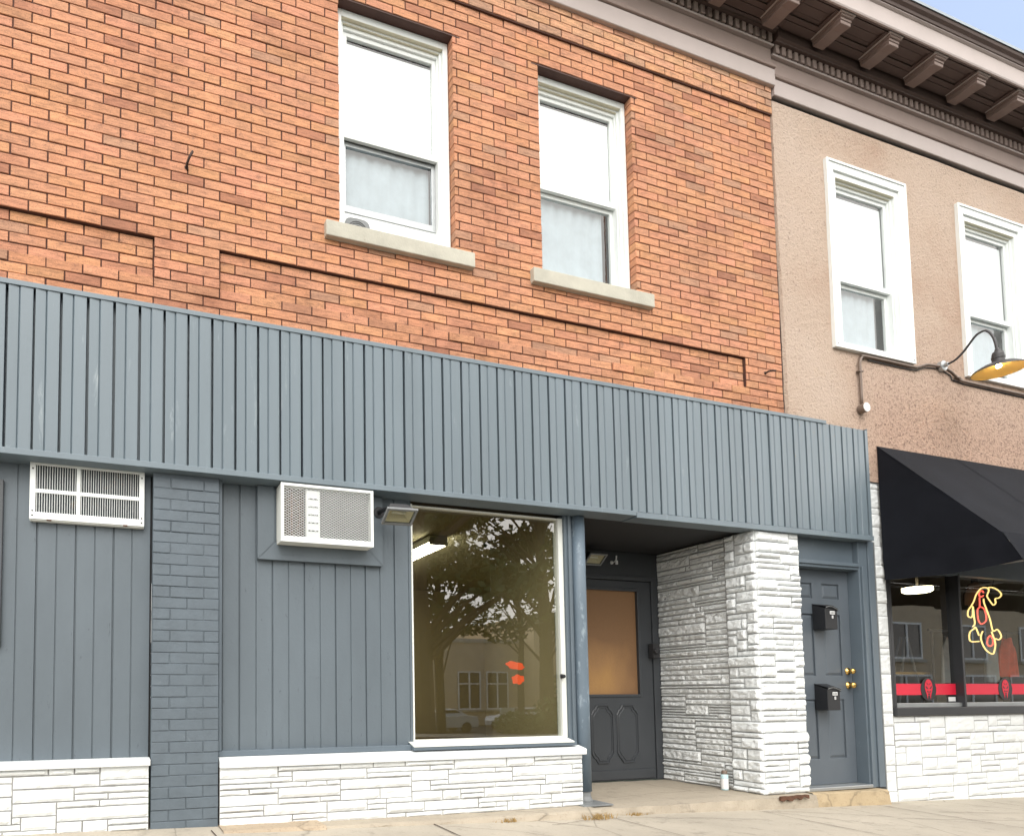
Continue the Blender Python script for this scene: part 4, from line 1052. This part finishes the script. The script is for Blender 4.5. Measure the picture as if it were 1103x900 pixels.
ea = thing('display_easel', 'tall folding stand of thin pale legs behind the left shop pane', 'stand', (8.9,0.9,0.0))
t = MB(); t.tube([(8.55,0.8,0.0),(8.95,0.85,1.55)], 0.014, 8); obj('leg', t, 'fin_grey', ea)
t = MB(); t.tube([(9.35,0.8,0.0),(8.98,0.85,1.55)], 0.014, 8); obj('leg', t, 'fin_grey', ea)
t = MB(); t.tube([(8.96,0.9,1.55),(8.96,1.3,0.0)], 0.014, 8); obj('leg', t, 'fin_grey', ea)
t = MB(); t.box(8.62,9.25,0.79,0.83,1.10,1.13); obj('ledge', t, 'brass', ea)
cb = thing('wall_cabinet', 'grey boxes mounted on a panel at the far left inside the shop window', 'cabinet', (7.9,0.6,1.2))
t = MB(); t.box(7.60,8.20,0.60,0.70,1.05,1.95); obj('board', t, 'gun', cb)
for x, z, w, h in ((7.66,1.25,0.2,0.22),(7.93,1.25,0.2,0.22),(7.70,1.66,0.14,0.16),(7.96,1.60,0.16,0.2)):
    t = MB(); t.box(x,x+w,0.53,0.60,z,z+h); f_ = obj('box', t, 'fin_grey', cb, 0.006)
t = MB(); t.tube([(7.7,0.58,1.05),(7.7,0.58,0.6),(7.66,0.58,0.3)], 0.012, 8); t.tube([(7.95,0.58,1.05),(7.98,0.58,0.5)], 0.012, 8); obj('cable', t, 'gun', cb)

# ================================================================== FIXTURES ON THE FRONT
# louvred air conditioner
A1 = thing('air_conditioner', 'white louvred wall air conditioner with rust streaks left of the grey brick pier', 'air conditioner', (-0.15, 0.09, 1.965))
x0, x1, z0, z1, yf = -0.502, 0.190, 1.993, 2.380, 0.042
t = MB(); t.ring_frame(x0, x1, z0, z1, 0.012, yf+0.006, 0.0885); obj('case', t, 'white_old', A1, 0.003)
xm, xn = x0+0.395*(x1-x0), x0+0.43*(x1-x0); zm0, zm1 = z0+0.455*(z1-z0), z0+0.52*(z1-z0)
t = MB(); t.ring_frame(x0-0.001, x1+0.001, z0+0.008, z1+0.001, 0.034, yf-0.004, yf+0.006, wt=0.036, wb=0.045); t.box(xm, xn, yf-0.003, yf+0.006, z0+0.053, z1-0.035); t.box(x0+0.033, xm, yf-0.0028, yf+0.006, zm0, zm1); t.box(xn, x1-0.033, yf-0.0028, yf+0.006, zm0, zm1)
obj('face_frame', t, 'white', A1, 0.002)
for a, b_, c_, d, k in ((x0+0.034, xm, zm1, z1-0.036, 16), (x0+0.034, xm, z0+0.053, zm0, 16), (xn, x1-0.034, zm1, z1-0.036, 25), (xn, x1-0.034, z0+0.053, zm0, 25)):
    t = MB(); p = (b_-a)/k
    for i in range(k):
        x = a+p*(i+0.5); t.hexa([(x-0.003,yf+0.0,c_),(x-0.0005,yf,c_),(x+0.0015,yf+0.018,c_),(x-0.001,yf+0.018,c_),(x-0.003,yf,d),(x-0.0005,yf,d),(x+0.0015,yf+0.018,d),(x-0.001,yf+0.018,d)])
    obj('louvre', t, 'white', A1)
t = MB(); t.box(x0+0.014, x1-0.014, yf+0.026, yf+0.038, z0+0.013, z1-0.013); obj('coil', t, 'coil', A1)
t = MB()
for sx in (x0+0.016, x1-0.016):
    for sz in (z0+0.06, z0+0.03, z1-0.06, z1-0.015): t.lathe([(0,0.003),(0.0055,0.002),(0.0055,0)], (sx, yf-0.004, sz), 'Y', 10)
obj('screw', t, 'gun', A1)
t = MB()
for sx in (x0+0.10, x0+0.56): t.box(sx, sx+0.028, yf-0.006, yf+0.0, z0+0.001, z0+0.0095)
obj('rusty_clip', t, 'rust', A1)
# mesh-front air conditioner
A2 = thing('air_conditioner', 'white air conditioner behind a diamond mesh grille beside the big shop window', 'air conditioner', (1.42, 0.06, 1.93))
x0, x1, z0, z1, yf = 1.091, 1.771, 1.945, 2.349, -0.062
t = MB(); t.ring_frame(x0, x1, z0, z1, 0.014, yf, 0.068); obj('case', t, 'white_old', A2, 0.003)
t = MB(); t.ring_frame(x0-0.002, x1+0.002, z0-0.002, z1+0.002, 0.022, yf-0.005, yf-0.0005, wt=0.02, wb=0.04); obj('face_frame', t, 'white', A2, 0.002)
t = MB(); gx0, gx1, gz0, gz1 = x0+0.021, x1-0.021, z0+0.037, z1-0.019
pz, px_ = 0.018, 0.031; sl_ = pz/px_
def clip(a, b):
    (xa, za), (xb, zb) = a, b
    t0, t1 = 0.0, 1.0
    for p, q in ((-(xb-xa), xa-gx0), (xb-xa, gx1-xa), (-(zb-za), za-gz0), (zb-za, gz1-za)):
        if abs(p) < 1e-9:
            if q < 0: return None
            continue
        r_ = q/p
        if p < 0: t0 = max(t0, r_)
        else: t1 = min(t1, r_)
    if t0 >= t1: return None
    return (xa+(xb-xa)*t0, za+(zb-za)*t0), (xa+(xb-xa)*t1, za+(zb-za)*t1)
hh = 0.0012
for sg in (1, -1):
    c0 = gz0-(gx1-gx0)*sl_ if sg > 0 else gz0
    c_ = c0
    while c_ < gz1+(gx1-gx0)*sl_:
        r_ = clip((gx0, c_), (gx1, c_+sg*sl_*(gx1-gx0)))
        if r_:
            (xa, za), (xb, zb) = r_; y_ = yf+0.002+0.001*(sg > 0)
            t.hexa([(xa,y_,za-hh),(xb,y_,zb-hh),(xb,y_+0.002,zb-hh),(xa,y_+0.002,za-hh),(xa,y_,za+hh),(xb,y_,zb+hh),(xb,y_+0.002,zb+hh),(xa,y_+0.002,za+hh)])
        c_ += pz
obj('mesh_grille', t, 'white', A2)
t = MB(); t.box(x0+0.185, x0+0.285, yf+0.015, yf+0.05, z0+0.03, z1-0.03)
obj('louvre_strip', t, 'white', A2, 0.004)
for i in range(5):
    t = MB(); t.box(x0+0.20, x0+0.27, yf+0.011, yf+0.0145, z0+0.085+0.056*i, z0+0.091+0.056*i); obj('louvre_slot', t, 'gun', A2)
t = MB(); t.box(x0+0.015, x0+0.183, yf+0.06, yf+0.07, z0+0.015, z1-0.015); obj('fan_void', t, 'brown_dark', A2)
t = MB(); t.box(x0+0.287, x1-0.015, yf+0.05, yf+0.06, z0+0.015, z1-0.015)
for i in range(44): t.box(x0+0.29+i*0.0084, x0+0.293+i*0.0084, yf+0.04, yf+0.0495, z0+0.016, z1-0.016)
obj('condenser', t, 'fin_grey', A2)
t = MB(); t.tube([(x0+0.09+0.06*math.cos(i*math.pi/9), yf+0.058, z0+0.2+0.12*math.sin(i*math.pi/9)) for i in range(18)], 0.004, 6, closed=True); t.tube([(x0+0.09,yf+0.056,z0+0.05),(x0+0.09,yf+0.056,z1-0.05)], 0.008, 8); obj('pipework', t, 'rust', A2)

# flood lights
def flood(loc, label, rx, rz, base, mlens='white_old', back=0.09, sc=1.0):
    F_ = thing('flood_light', label, 'flood light', base)
    rot = Matrix.Translation(loc) @ Matrix.Rotation(rz, 4, 'Z') @ Matrix.Rotation(rx, 4, 'X') @ Matrix.Scale(sc, 4)
    def tf(b):
        b.v = [tuple(rot @ Vector(v)) for v in b.v]; return b
    w, h = 0.095, 0.062
    b = MB()
    # face looks along -Y before rotation, body tapers behind
    b.add([(-w,0,-h),(w,0,-h),(w,0,h),(-w,0,h),(-w*.6,0.075,-h*.55),(w*.6,0.075,-h*.55),(w*.6,0.075,h*.55),(-w*.6,0.075,h*.55)], [(0,4,5,1),(1,5,6,2),(2,6,7,3),(3,7,4,0),(4,7,6,5)])
    obj('housing', tf(b), 'gun', F_)
    b = MB(); b.ring_frame(-w-0.008, w+0.008, -h-0.008, h+0.008, 0.016, -0.012, 0.004); obj('bezel', tf(b), 'fin_grey', F_, 0.002)
    b = MB(); i_ = 0.012; d = 0.045
    b.add([(-w+i_,0.001,-h+i_),(w-i_,0.001,-h+i_),(w-i_,0.001,h-i_),(-w+i_,0.001,h-i_),(-w*.5,d,-h*.4),(w*.5,d,-h*.4),(w*.5,d,h*.4),(-w*.5,d,h*.4)], [(0,1,5,4),(1,2,6,5),(2,3,7,6),(3,0,4,7),(4,5,6,7)])
    obj('reflector', tf(b), 'cream', F_)
    b = MB(); b.tube([(-0.045,0.03,0.0),(0.045,0.03,0.0)], 0.008, 10); obj('bulb', tf(b), 'label', F_, smooth=True)
    b = MB(); b.pane(-w+0.007, w-0.007, -0.005, -h+0.007, h-0.007); obj('lens', tf(b), 'lens', F_)
    p0 = rot @ Vector((-0.06, 0.05, 0.02))
    b = MB(); b.tube([(base[0], back-0.001, base[2]), (base[0], back-0.045, base[2])], 0.042, 20); b.tube([(base[0], back-0.04, base[2]), (base[0]+0.01, (back-0.04+p0.y)/2, base[2]), tuple(p0)], 0.016, 10); obj('bracket', b, 'black', F_)
    return F_
flood((1.945,-0.13,2.165), 'flood lamp tilted down at the top left corner of the big shop window', rad(60), rad(-4), (1.865,0.09,2.235), sc=1.12)
flood((4.56,0.90,2.225), 'flood lamp mounted over the recessed entrance door', rad(48), rad(0), (4.56,1.055,2.29), back=1.055)

# gooseneck lamp
GL = thing('gooseneck_lamp', 'lit gooseneck barn lamp arching out in front of the right stucco window', 'wall lamp', (8.2,-0.015,4.273))
t = MB(); t.lathe([(0.0,0.04),(0.03,0.04),(0.052,0.034),(0.055,0.0)], (8.2,-0.016,4.273), 'Y', 24); t.lathe([(0.0,0.065),(0.022,0.065),(0.024,0.035)], (8.2,-0.016,4.273), 'Y', 6); obj('wall_plate', t, 'alum', GL)
arm = smooth_line([(8.2,-0.05,4.272),(8.2,-0.10,4.274),(8.2,-0.155,4.292),(8.2,-0.225,4.352),(8.2,-0.30,4.438),(8.2,-0.35,4.460),(8.2,-0.393,4.448),(8.2,-0.432,4.375),(8.2,-0.450,4.29),(8.2,-0.458,4.22)], 4)
t = MB(); t.tube(arm, 0.0105, 10); obj('arm', t, 'gun', GL, smooth=True)
c_ = (8.2,-0.462,4.03)
t = MB(); t.lathe([(0.0,0.195),(0.02,0.195),(0.024,0.175),(0.038,0.165),(0.045,0.14),(0.045,0.125),(0.049,0.12),(0.049,0.10),(0.045,0.095),(0.048,0.055)], c_, 'Z', 24); obj('socket', t, 'gun', GL, smooth=False)
t = MB(); t.lathe([(0.046,0.062),(0.075,0.056),(0.13,0.032),(0.185,-0.004),(0.193,-0.016),(0.193,-0.022)], c_, 'Z', 48); obj('shade', t, 'gun', GL, smooth=True)
t = MB(); t.lathe([(0.0,0.050),(0.046,0.056),(0.075,0.050),(0.13,0.027),(0.183,-0.008),(0.191,-0.022)], c_, 'Z', 48); obj('shade_lining', t, 'enamel', GL, smooth=True)
t = MB(); t.lathe([(0.0,0.008),(0.016,0.011),(0.022,0.022),(0.02,0.036),(0.014,0.049)], c_, 'Z', 16); obj('bulb', t, 'bulb', GL, smooth=True)

# conduit
CD = thing('electrical_conduit', 'brown electrical conduit running under the stucco windows to a round junction box', 'conduit', (6.96,-0.02,3.66))
y_ = -0.032
t = MB(); t.tube(smooth_line([(6.957,y_,3.70),(6.957,y_,4.08),(6.963,y_,4.13),(6.99,y_,4.175),(7.06,y_,4.195),(7.72,y_,4.195),(7.80,y_,4.20),(7.93,y_,4.245),(8.02,y_,4.258),(8.17,y_,4.262)], 4), 0.0125, 10); t.tube(smooth_line([(8.22,y_,4.262),(8.33,y_,4.235),(8.40,y_,4.20),(8.50,y_,4.17),(8.62,y_,4.158),(10.4,y_,4.158)], 4), 0.0125, 10); obj('pipe', t, 'pipe', CD, smooth=True)
t = MB(); t.tube(smooth_line([(7.10,-0.02,4.172),(7.75,-0.02,4.172),(7.95,-0.02,4.225),(8.17,-0.02,4.243),(8.35,-0.02,4.20),(8.55,-0.02,4.14),(10.4,-0.02,4.135)], 3), 0.005, 6); obj('cable', t, 'black', CD)
t = MB(); t.lathe([(0.0,0.06),(0.044,0.06),(0.046,0.056)], (6.957,-0.016,3.655), 'Y', 24); obj('box_cover', t, 'label', CD)
t = MB(); t.lathe([(0.046,0.056),(0.046,0.0)], (6.957,-0.016,3.655), 'Y', 24); obj('junction_box', t, 'pipe', CD)
for p in ((6.957,4.03),(8.44,4.185)):
    t = MB(); t.box(p[0]-0.03,p[0]+0.03,-0.046,-0.014,p[1]-0.008,p[1]+0.008); obj('clamp', t, 'pipe', CD, 0.003)

# ================================================================== AWNING
AW = thing('awning', 'black fabric shop awning with a drooping valance over the red striped window', 'awning', (9.4,-0.4,2.0))
ax0, ax1, yb, yfr, zt, zf, zv = 7.160, 13.0, -0.018, -0.885, 3.312, 2.245, 1.985
b = MB(); nx, nz = 60, 14
for j in range(nz+1):
    q = j/nz
    for i in range(nx+1):
        x = ax0+(ax1-ax0)*i/nx
        s = math.sin(math.pi*q)
        b.v.append((x, yb+(yfr-yb)*q + 0.010*s*noise.noise((x*2, q*2, 1)), zt+(zf-zt)*q - 0.012*s + 0.006*noise.noise((x*3, q*3, 5))*s))
for j in range(nz):
    for i in range(nx): a = j*(nx+1)+i; b.f.append((a, a+1, a+nx+2, a+nx+1)); b.mi.append(0)
obj('canopy', b, 'awning', AW, smooth=True)
b = MB(); n = 26   # side panel + side valance, with soft folds
rows = 16
for j in range(rows+1):
    for i in range(n+1):
        q = i/n; y = yb+(yfr-yb)*q; zt_ = zt+(zf-zt)*q
        if j <= 10: z = zt_ + (zf-zt_)*j/10; dx = 0.006*noise.noise((y*3, z*3, 2))
        else:
            f = (j-10)/6; y = yb+(yfr-0.125*f-yb)*q; z = zf+(zv-zf)*f - 0.03*math.sin(q*math.pi)*f; dx = 0.030*f*math.sin(q*7+f*3)*0.6 + 0.020*noise.noise((y*5, z*4, 8))
        b.v.append((ax0+0.001+dx, y, z))
for j in range(rows):
    for i in range(n): a = j*(n+1)+i; b.f.append((a, a+n+1, a+n+2, a+1)); b.mi.append(0)
obj('side_panel', b, 'awning', AW, smooth=True)
b = MB(); nx = 120
for j in range(7):
    f = j/6
    for i in range(nx+1):
        x = ax0+(ax1-ax0)*i/nx
        b.v.append((x, yfr-0.008-0.118*f + f*min(1.0, (x-ax0)*3)*(0.035*math.sin(x*6.5)+0.02*math.sin(x*15+1)+0.02*noise.noise((x*4, f*2, 3))), zf+(zv-zf)*f + 0.012*f*math.sin(x*4)))
for j in range(6):
    for i in range(nx): a = j*(nx+1)+i; b.f.append((a, a+1, a+nx+2, a+nx+1)); b.mi.append(0)
obj('valance', b, 'awning', AW, smooth=True)
t = MB(); t.tube([(ax0+0.03,yb,zf-0.05),(ax0+0.03,yfr+0.03,zf-0.05),(ax1,yfr+0.03,zf-0.05)], 0.014, 8); t.tube([(ax0+0.03,yb-0.01,zt-0.07),(ax0+0.03,yfr+0.03,zf-0.05)], 0.014, 8)
for x in (8.6, 10.1, 11.6): t.tube([(x,yb,zf-0.05),(x,yfr+0.03,zf-0.05)], 0.012, 8); t.tube([(x,yb-0.01,zt-0.07),(x,yfr+0.03,zf-0.05)], 0.012, 8)
obj('frame', t, 'alum', AW)
for x in (8.35, 9.85, 11.35):
    t = MB()
    t.add([(x-0.006,yb-0.001,zt+0.0015),(x+0.006,yb-0.001,zt+0.0015),(x+0.006,yfr-0.001,zf+0.0015),(x-0.006,yfr-0.001,zf+0.0015)], [(0,3,2,1)])
    obj('seam', t, 'awning', AW)

# ================================================================== SMALL THINGS
BT = thing('spray_can', 'small white and pale blue spray can standing against the stone pier', 'spray can', (5.405,0.30,0.006))
c_ = (5.405,0.30,0.006)
t = MB(); t.lathe([(0.0,0.0),(0.029,0.0),(0.031,0.004),(0.031,0.13),(0.027,0.142),(0.012,0.15)], c_, 'Z', 20); obj('can', t, 'teal', BT, smooth=True)
t = MB(); t.lathe([(0.0315,0.012),(0.0315,0.105)], c_, 'Z', 20); obj('wrap', t, 'label', BT, smooth=True)
t = MB(); t.lathe([(0.024,0.142),(0.024,0.168),(0.020,0.178),(0.0,0.180)], c_, 'Z', 16); obj('cap', t, 'pipe', BT, smooth=True)
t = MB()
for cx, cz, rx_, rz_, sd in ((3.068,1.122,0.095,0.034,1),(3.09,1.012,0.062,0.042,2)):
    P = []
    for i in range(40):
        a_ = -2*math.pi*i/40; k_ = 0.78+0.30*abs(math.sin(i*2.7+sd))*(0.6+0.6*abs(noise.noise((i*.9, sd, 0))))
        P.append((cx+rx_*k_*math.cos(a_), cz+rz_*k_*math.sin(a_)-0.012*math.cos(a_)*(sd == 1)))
    t.plate(P, 0.1355, 0.137)  # flat ragged orange shape on the inside of the glass
tag(obj('orange_window_mark', t, 'orange'), 'ragged orange mark in two pieces on the inside of the big shop window', 'sticker')
random.seed(31)
def weeds(cx, cy, cz, n, spread, h, label, w_=0.004):
    b = MB()
    for i in range(n):
        a = random.uniform(0, 6.28); r_ = random.random()*spread; x, y = cx+r_*math.cos(a), cy+r_*0.35*math.sin(a)
        d = random.uniform(0, 6.28); l = h*random.uniform(0.4, 1.1); dx, dy = math.cos(d)*l*0.6, math.sin(d)*l*0.4
        w = w_*random.uniform(0.6, 1.3)
        b.add([(x-w,y,cz),(x+w,y,cz),(x+dx*.5+w*.6,y+dy*.5,cz+l*.7),(x+dx*.5-w*.6,y+dy*.5,cz+l*.7),(x+dx,y+dy,cz+l*.8)], [(0,1,2,3),(3,2,4)])
    tag(obj('weed_tuft', b, 'dry'), label, 'weeds')
weeds(3.52,-0.22,slope(3.52)-0.003, 120, 0.16, 0.05, 'dry brown weeds in the crack beside the column foot')
weeds(2.72,-0.21,slope(2.72)-0.003, 40, 0.09, 0.035, 'small brown weed tuft along the ledge under the middle of the stone base')
weeds(3.95,-0.15,slope(3.95)-0.003, 50, 0.10, 0.03, 'brown weeds at the crumbled front edge of the entrance step')

# ================================================================== ACROSS THE STREET (seen mirrored in the glass)
def gz(y): 
    pts = [(-260,-1.15),(-27,-1.15),(-15.2,-0.30),(-12.6,-0.24)]
    for (a, za), (b_, zb) in zip(pts, pts[1:]):
        if a <= y <= b_: return za+(zb-za)*(y-a)/(b_-a)
    return -0.3
S14 = slope(14)
def block(name, label, x0, x1, y0, y1, z0, z1, m, wins, trim=True):
    t_ = thing(name, label, 'building', ((x0+x1)/2, y1, z0))
    b = MB(); b.box(x0, x1, y0, y1, z0, z1); obj('walls', b, m, t_)
    if trim:
        b = MB(); b.box(x0-0.1, x1+0.1, y1+0.001, y1+0.12, z1-0.22, z1+0.08); obj('coping', b, 'sill', t_)
    for (wx0, wx1, wz0, wz1, tr) in wins:
        w = node('window', t_, ((wx0+wx1)/2, y1, wz0))
        b = MB(); b.box(wx0, wx1, y1+0.002, y1+0.02, wz0, wz1); obj('pane', b, 'carglass', w)
        b = MB(); b.ring_frame(wx0, wx1, wz0, wz1, 0.10, y1+0.021, y1+0.06); xm = (wx0+wx1)/2
        b.box(xm-0.06, xm+0.06, y1+0.021, y1+0.058, wz0+0.1, wz1-0.1)
        if tr: b.box(wx0+0.1, wx1-0.1, y1+0.0205, y1+0.057, wz0+(wz1-wz0)*0.66, wz0+(wz1-wz0)*0.66+0.1)
        obj('frame', b, 'white', w)
        b = MB(); b.box(wx0-0.15, wx1+0.15, y1+0.0215, y1+0.16, wz0-0.16, wz0-0.001); obj('sill', b, 'sill', w)
    return t_
zg = S14-1.95
block('school_building', 'long tan brick building with paired white windows reflected in the big shop window', 14.0, 30.6, -50, -38, zg, 5.0, 'tanbrick',
      [(x, x+1.95, -0.3, 2.6, True) for x in (17.0, 20.2, 24.95, 27.4)])
block('tower_building', 'taller tan brick building reflected at the right edge of the big shop window', 30.7, 44.0, -50, -36.5, zg, 6.9, 'tanbrick',
      [(x, x+1.6, 0.4, 4.2, True) for x in (35.5, 39.0)])
block('chimney_block', 'dark brown brick tower rising behind the tan school in the reflection', 24.5, 28.2, -58, -52, zg, 11.5, 'darkbrick', [], False)
block('row_building', 'tan brick shop row across the street reflected in the red striped shop window', 26.0, 70.0, -26, -16.5, -0.9, 5.6, 'tanbrick',
      [(x, x+2.2, 2.5, 4.3, False) for x in (31, 36, 41, 46, 51)] + [(x, x+3.8, 0.1, 1.75, False) for x in (30, 35, 40, 45, 50)])

def leaf_cloud(b, c, r, n, size, rnd):
    for i in range(n):
        while True:
            p = Vector((rnd.uniform(-1,1), rnd.uniform(-1,1), rnd.uniform(-1,1)))
            if 0.15 < p.length < 1: break
        p = Vector((c[0]+p.x*r[0], c[1]+p.y*r[1], c[2]+p.z*r[2]))
        u = Vector((rnd.gauss(0,1), rnd.gauss(0,1), rnd.gauss(0,.6))).normalized(); v = u.orthogonal().normalized(); v.rotate(Matrix.Rotation(rnd.uniform(0,6.28), 3, u))
        s = size*rnd.uniform(0.6,1.3); u *= s; v *= s*0.55
        b.add([p-u, p+v, p+u, p-v], [(0,1,2,3)])
def tree(x, y, h, tr, cr, label, seed, clumps=26, leaves=150, low=0.35, size=0.16):
    rnd = random.Random(seed); z0 = S14+gz(y) if x > 12 else slope(x)+gz(y); t_ = thing('street_tree', label, 'tree', (x, y, z0), 'trees across the street')
    b = MB(); top = (x+rnd.uniform(-.4,.4), y, z0+h*0.8)
    b.tube([(x,y,z0-0.1),(x+rnd.uniform(-.1,.1),y,z0+h*.3),(x+rnd.uniform(-.2,.2),y,z0+h*.55),top], [tr,tr*.85,tr*.6,tr*.2], 10)
    lv = MB()
    for i in range(clumps):
        a = rnd.uniform(0,6.28); q = rnd.uniform(low,1.0); rr = cr*rnd.uniform(0.25,1.0)*math.sin(math.pi*min(1,(q-low)/(1-low)*0.8+0.2))
        p = (x+rr*math.cos(a), y+rr*math.sin(a), z0+h*q)
        s = (x, y, z0+h*max(0.2,q-0.22))
        b.tube([s, ((s[0]+p[0])/2, (s[1]+p[1])/2, (s[2]+p[2])/2+0.25), p], [tr*.22,tr*.14,0.02], 6)
        leaf_cloud(lv, p, (rnd.uniform(.8,1.5),rnd.uniform(.8,1.5),rnd.uniform(.35,.7)), leaves, size, rnd)
    obj('trunk', b, 'bark', t_); obj('crown', lv, 'leaf', t_)
tree(10.2,-15.3,11.5,0.50,4.4,'broad dark tree with thick trunk reflected at the left of the shop window', 41, 30, 150, 0.34)
tree(13.0,-19.0,11.0,0.22,3.6,'slim trunked tree reflected in front of the tan school', 42, 26, 170, 0.42)
tree(17.0,-17.5,14.0,0.30,4.2,'tall tree reflected at the right of the shop window', 43, 36, 180, 0.30)
tree(20.8,-24.5,10.0,0.20,3.6,'leafy tree reflected high in the middle of the shop window', 44, 18, 110, 0.6)
tree(5.5,-21,11.0,0.28,4.0,'dark tree reflected at the far left edge of the shop window', 45, 30, 170, 0.2)
def bush(x, y, r, h, label, seed):
    rnd = random.Random(seed); z0 = (S14 if x > 12 else slope(x))+gz(y); t_ = thing('shrub', label, 'shrub', (x,y,z0), 'shrubs on the bank across the street')
    lv = MB(); leaf_cloud(lv, (x,y,z0+h*.5), (r,r*.7,h*.55), 700, 0.11, rnd); obj('foliage', lv, 'leaf2', t_)
    b = MB()
    for i in range(5): b.tube([(x,y,z0-.05),(x+rnd.uniform(-r,r)*.7,y+rnd.uniform(-r,r)*.4,z0+h*.8)], 0.02, 5)
    obj('stems', b, 'bark', t_)
bush(14.9,-16.4,1.1,0.9,'rounded shrub reflected low in the middle of the shop window', 61)
bush(16.8,-16.2,1.5,1.5,'larger shrub reflected low at the right of the shop window', 62)
bush(19.0,-18.0,1.7,2.6,'tall shrub reflected at the right edge of the shop window', 63)
def car(x, y, label, m):
    z0 = S14-1.10; t_ = thing('parked_car', label, 'car', (x,y,z0), 'cars parked across the street')
    b = MB(); w = 0.88
    body = [(-2.2,.30),(-2.25,.62),(-2.1,.86),(-1.2,.98),(-.45,1.40),(.75,1.43),(1.55,1.02),(2.15,.95),(2.25,.6),(2.2,.30)]
    n = len(body)
    for yy in (-w, w):
        for px_, pz_ in body: b.v.append((x+px_, y+yy*(0.82 if pz_ > 1.1 else 1.0), z0+pz_))
    for i in range(n): b.f.append((i,(i+1) % n,n+(i+1) % n,n+i)); b.mi.append(0)
    b.f += [tuple(range(n))[::-1], tuple(range(n,2*n))]; b.mi += [0,0]; obj('body', b, m, t_, 0.03)
    b = MB(); b.plate([(x-1.05,z0+1.0),(x-.42,z0+1.34),(x+.7,z0+1.37),(x+1.35,z0+1.03)], y+w*0.9, y+w*0.93); obj('side_window', b, 'carglass', t_)
    b = MB(); b.add([(x-1.22,y-.7,z0+1.0),(x-1.22,y+.7,z0+1.0),(x-.50,y+.6,z0+1.39),(x-.50,y-.6,z0+1.39)], [(0,1,2,3)]); b.v = [(v[0]-.02, v[1], v[2]+.015) for v in b.v]; obj('windscreen', b, 'carglass', t_)
    for px_ in (-1.4, 1.4):
        for yy in (-0.8, 0.8):
            b = MB(); b.tube([(x+px_, y+yy-0.1, z0+0.32),(x+px_, y+yy+0.1, z0+0.32)], 0.32, 20); wl_ = obj('wheel', b, 'rubber', t_)
car(15.5,-29.5,'silver car partly cut off at the left of the shop window reflection','carpaint')
car(19.2,-30.5,'silver sedan reflected below the slim tree in the shop window','carpaint')
car(25.5,-31.0,'pale car half hidden by shrubs in the shop window reflection','carpaint')
sg = thing('parking_sign', 'small white board sign on a post reflected in front of the tan school', 'sign', (20.6,-25.5,S14+gz(-25.5)))
t = MB(); t.tube([(20.6,-25.5,S14+gz(-25.5)-.1),(20.6,-25.5,S14+gz(-25.5)+1.5)], 0.03, 8); obj('post', t, 'gun', sg)
t = MB(); t.box(20.15,21.05,-25.46,-25.44,S14+gz(-25.5)+0.8,S14+gz(-25.5)+1.5); obj('board', t, 'label', sg)
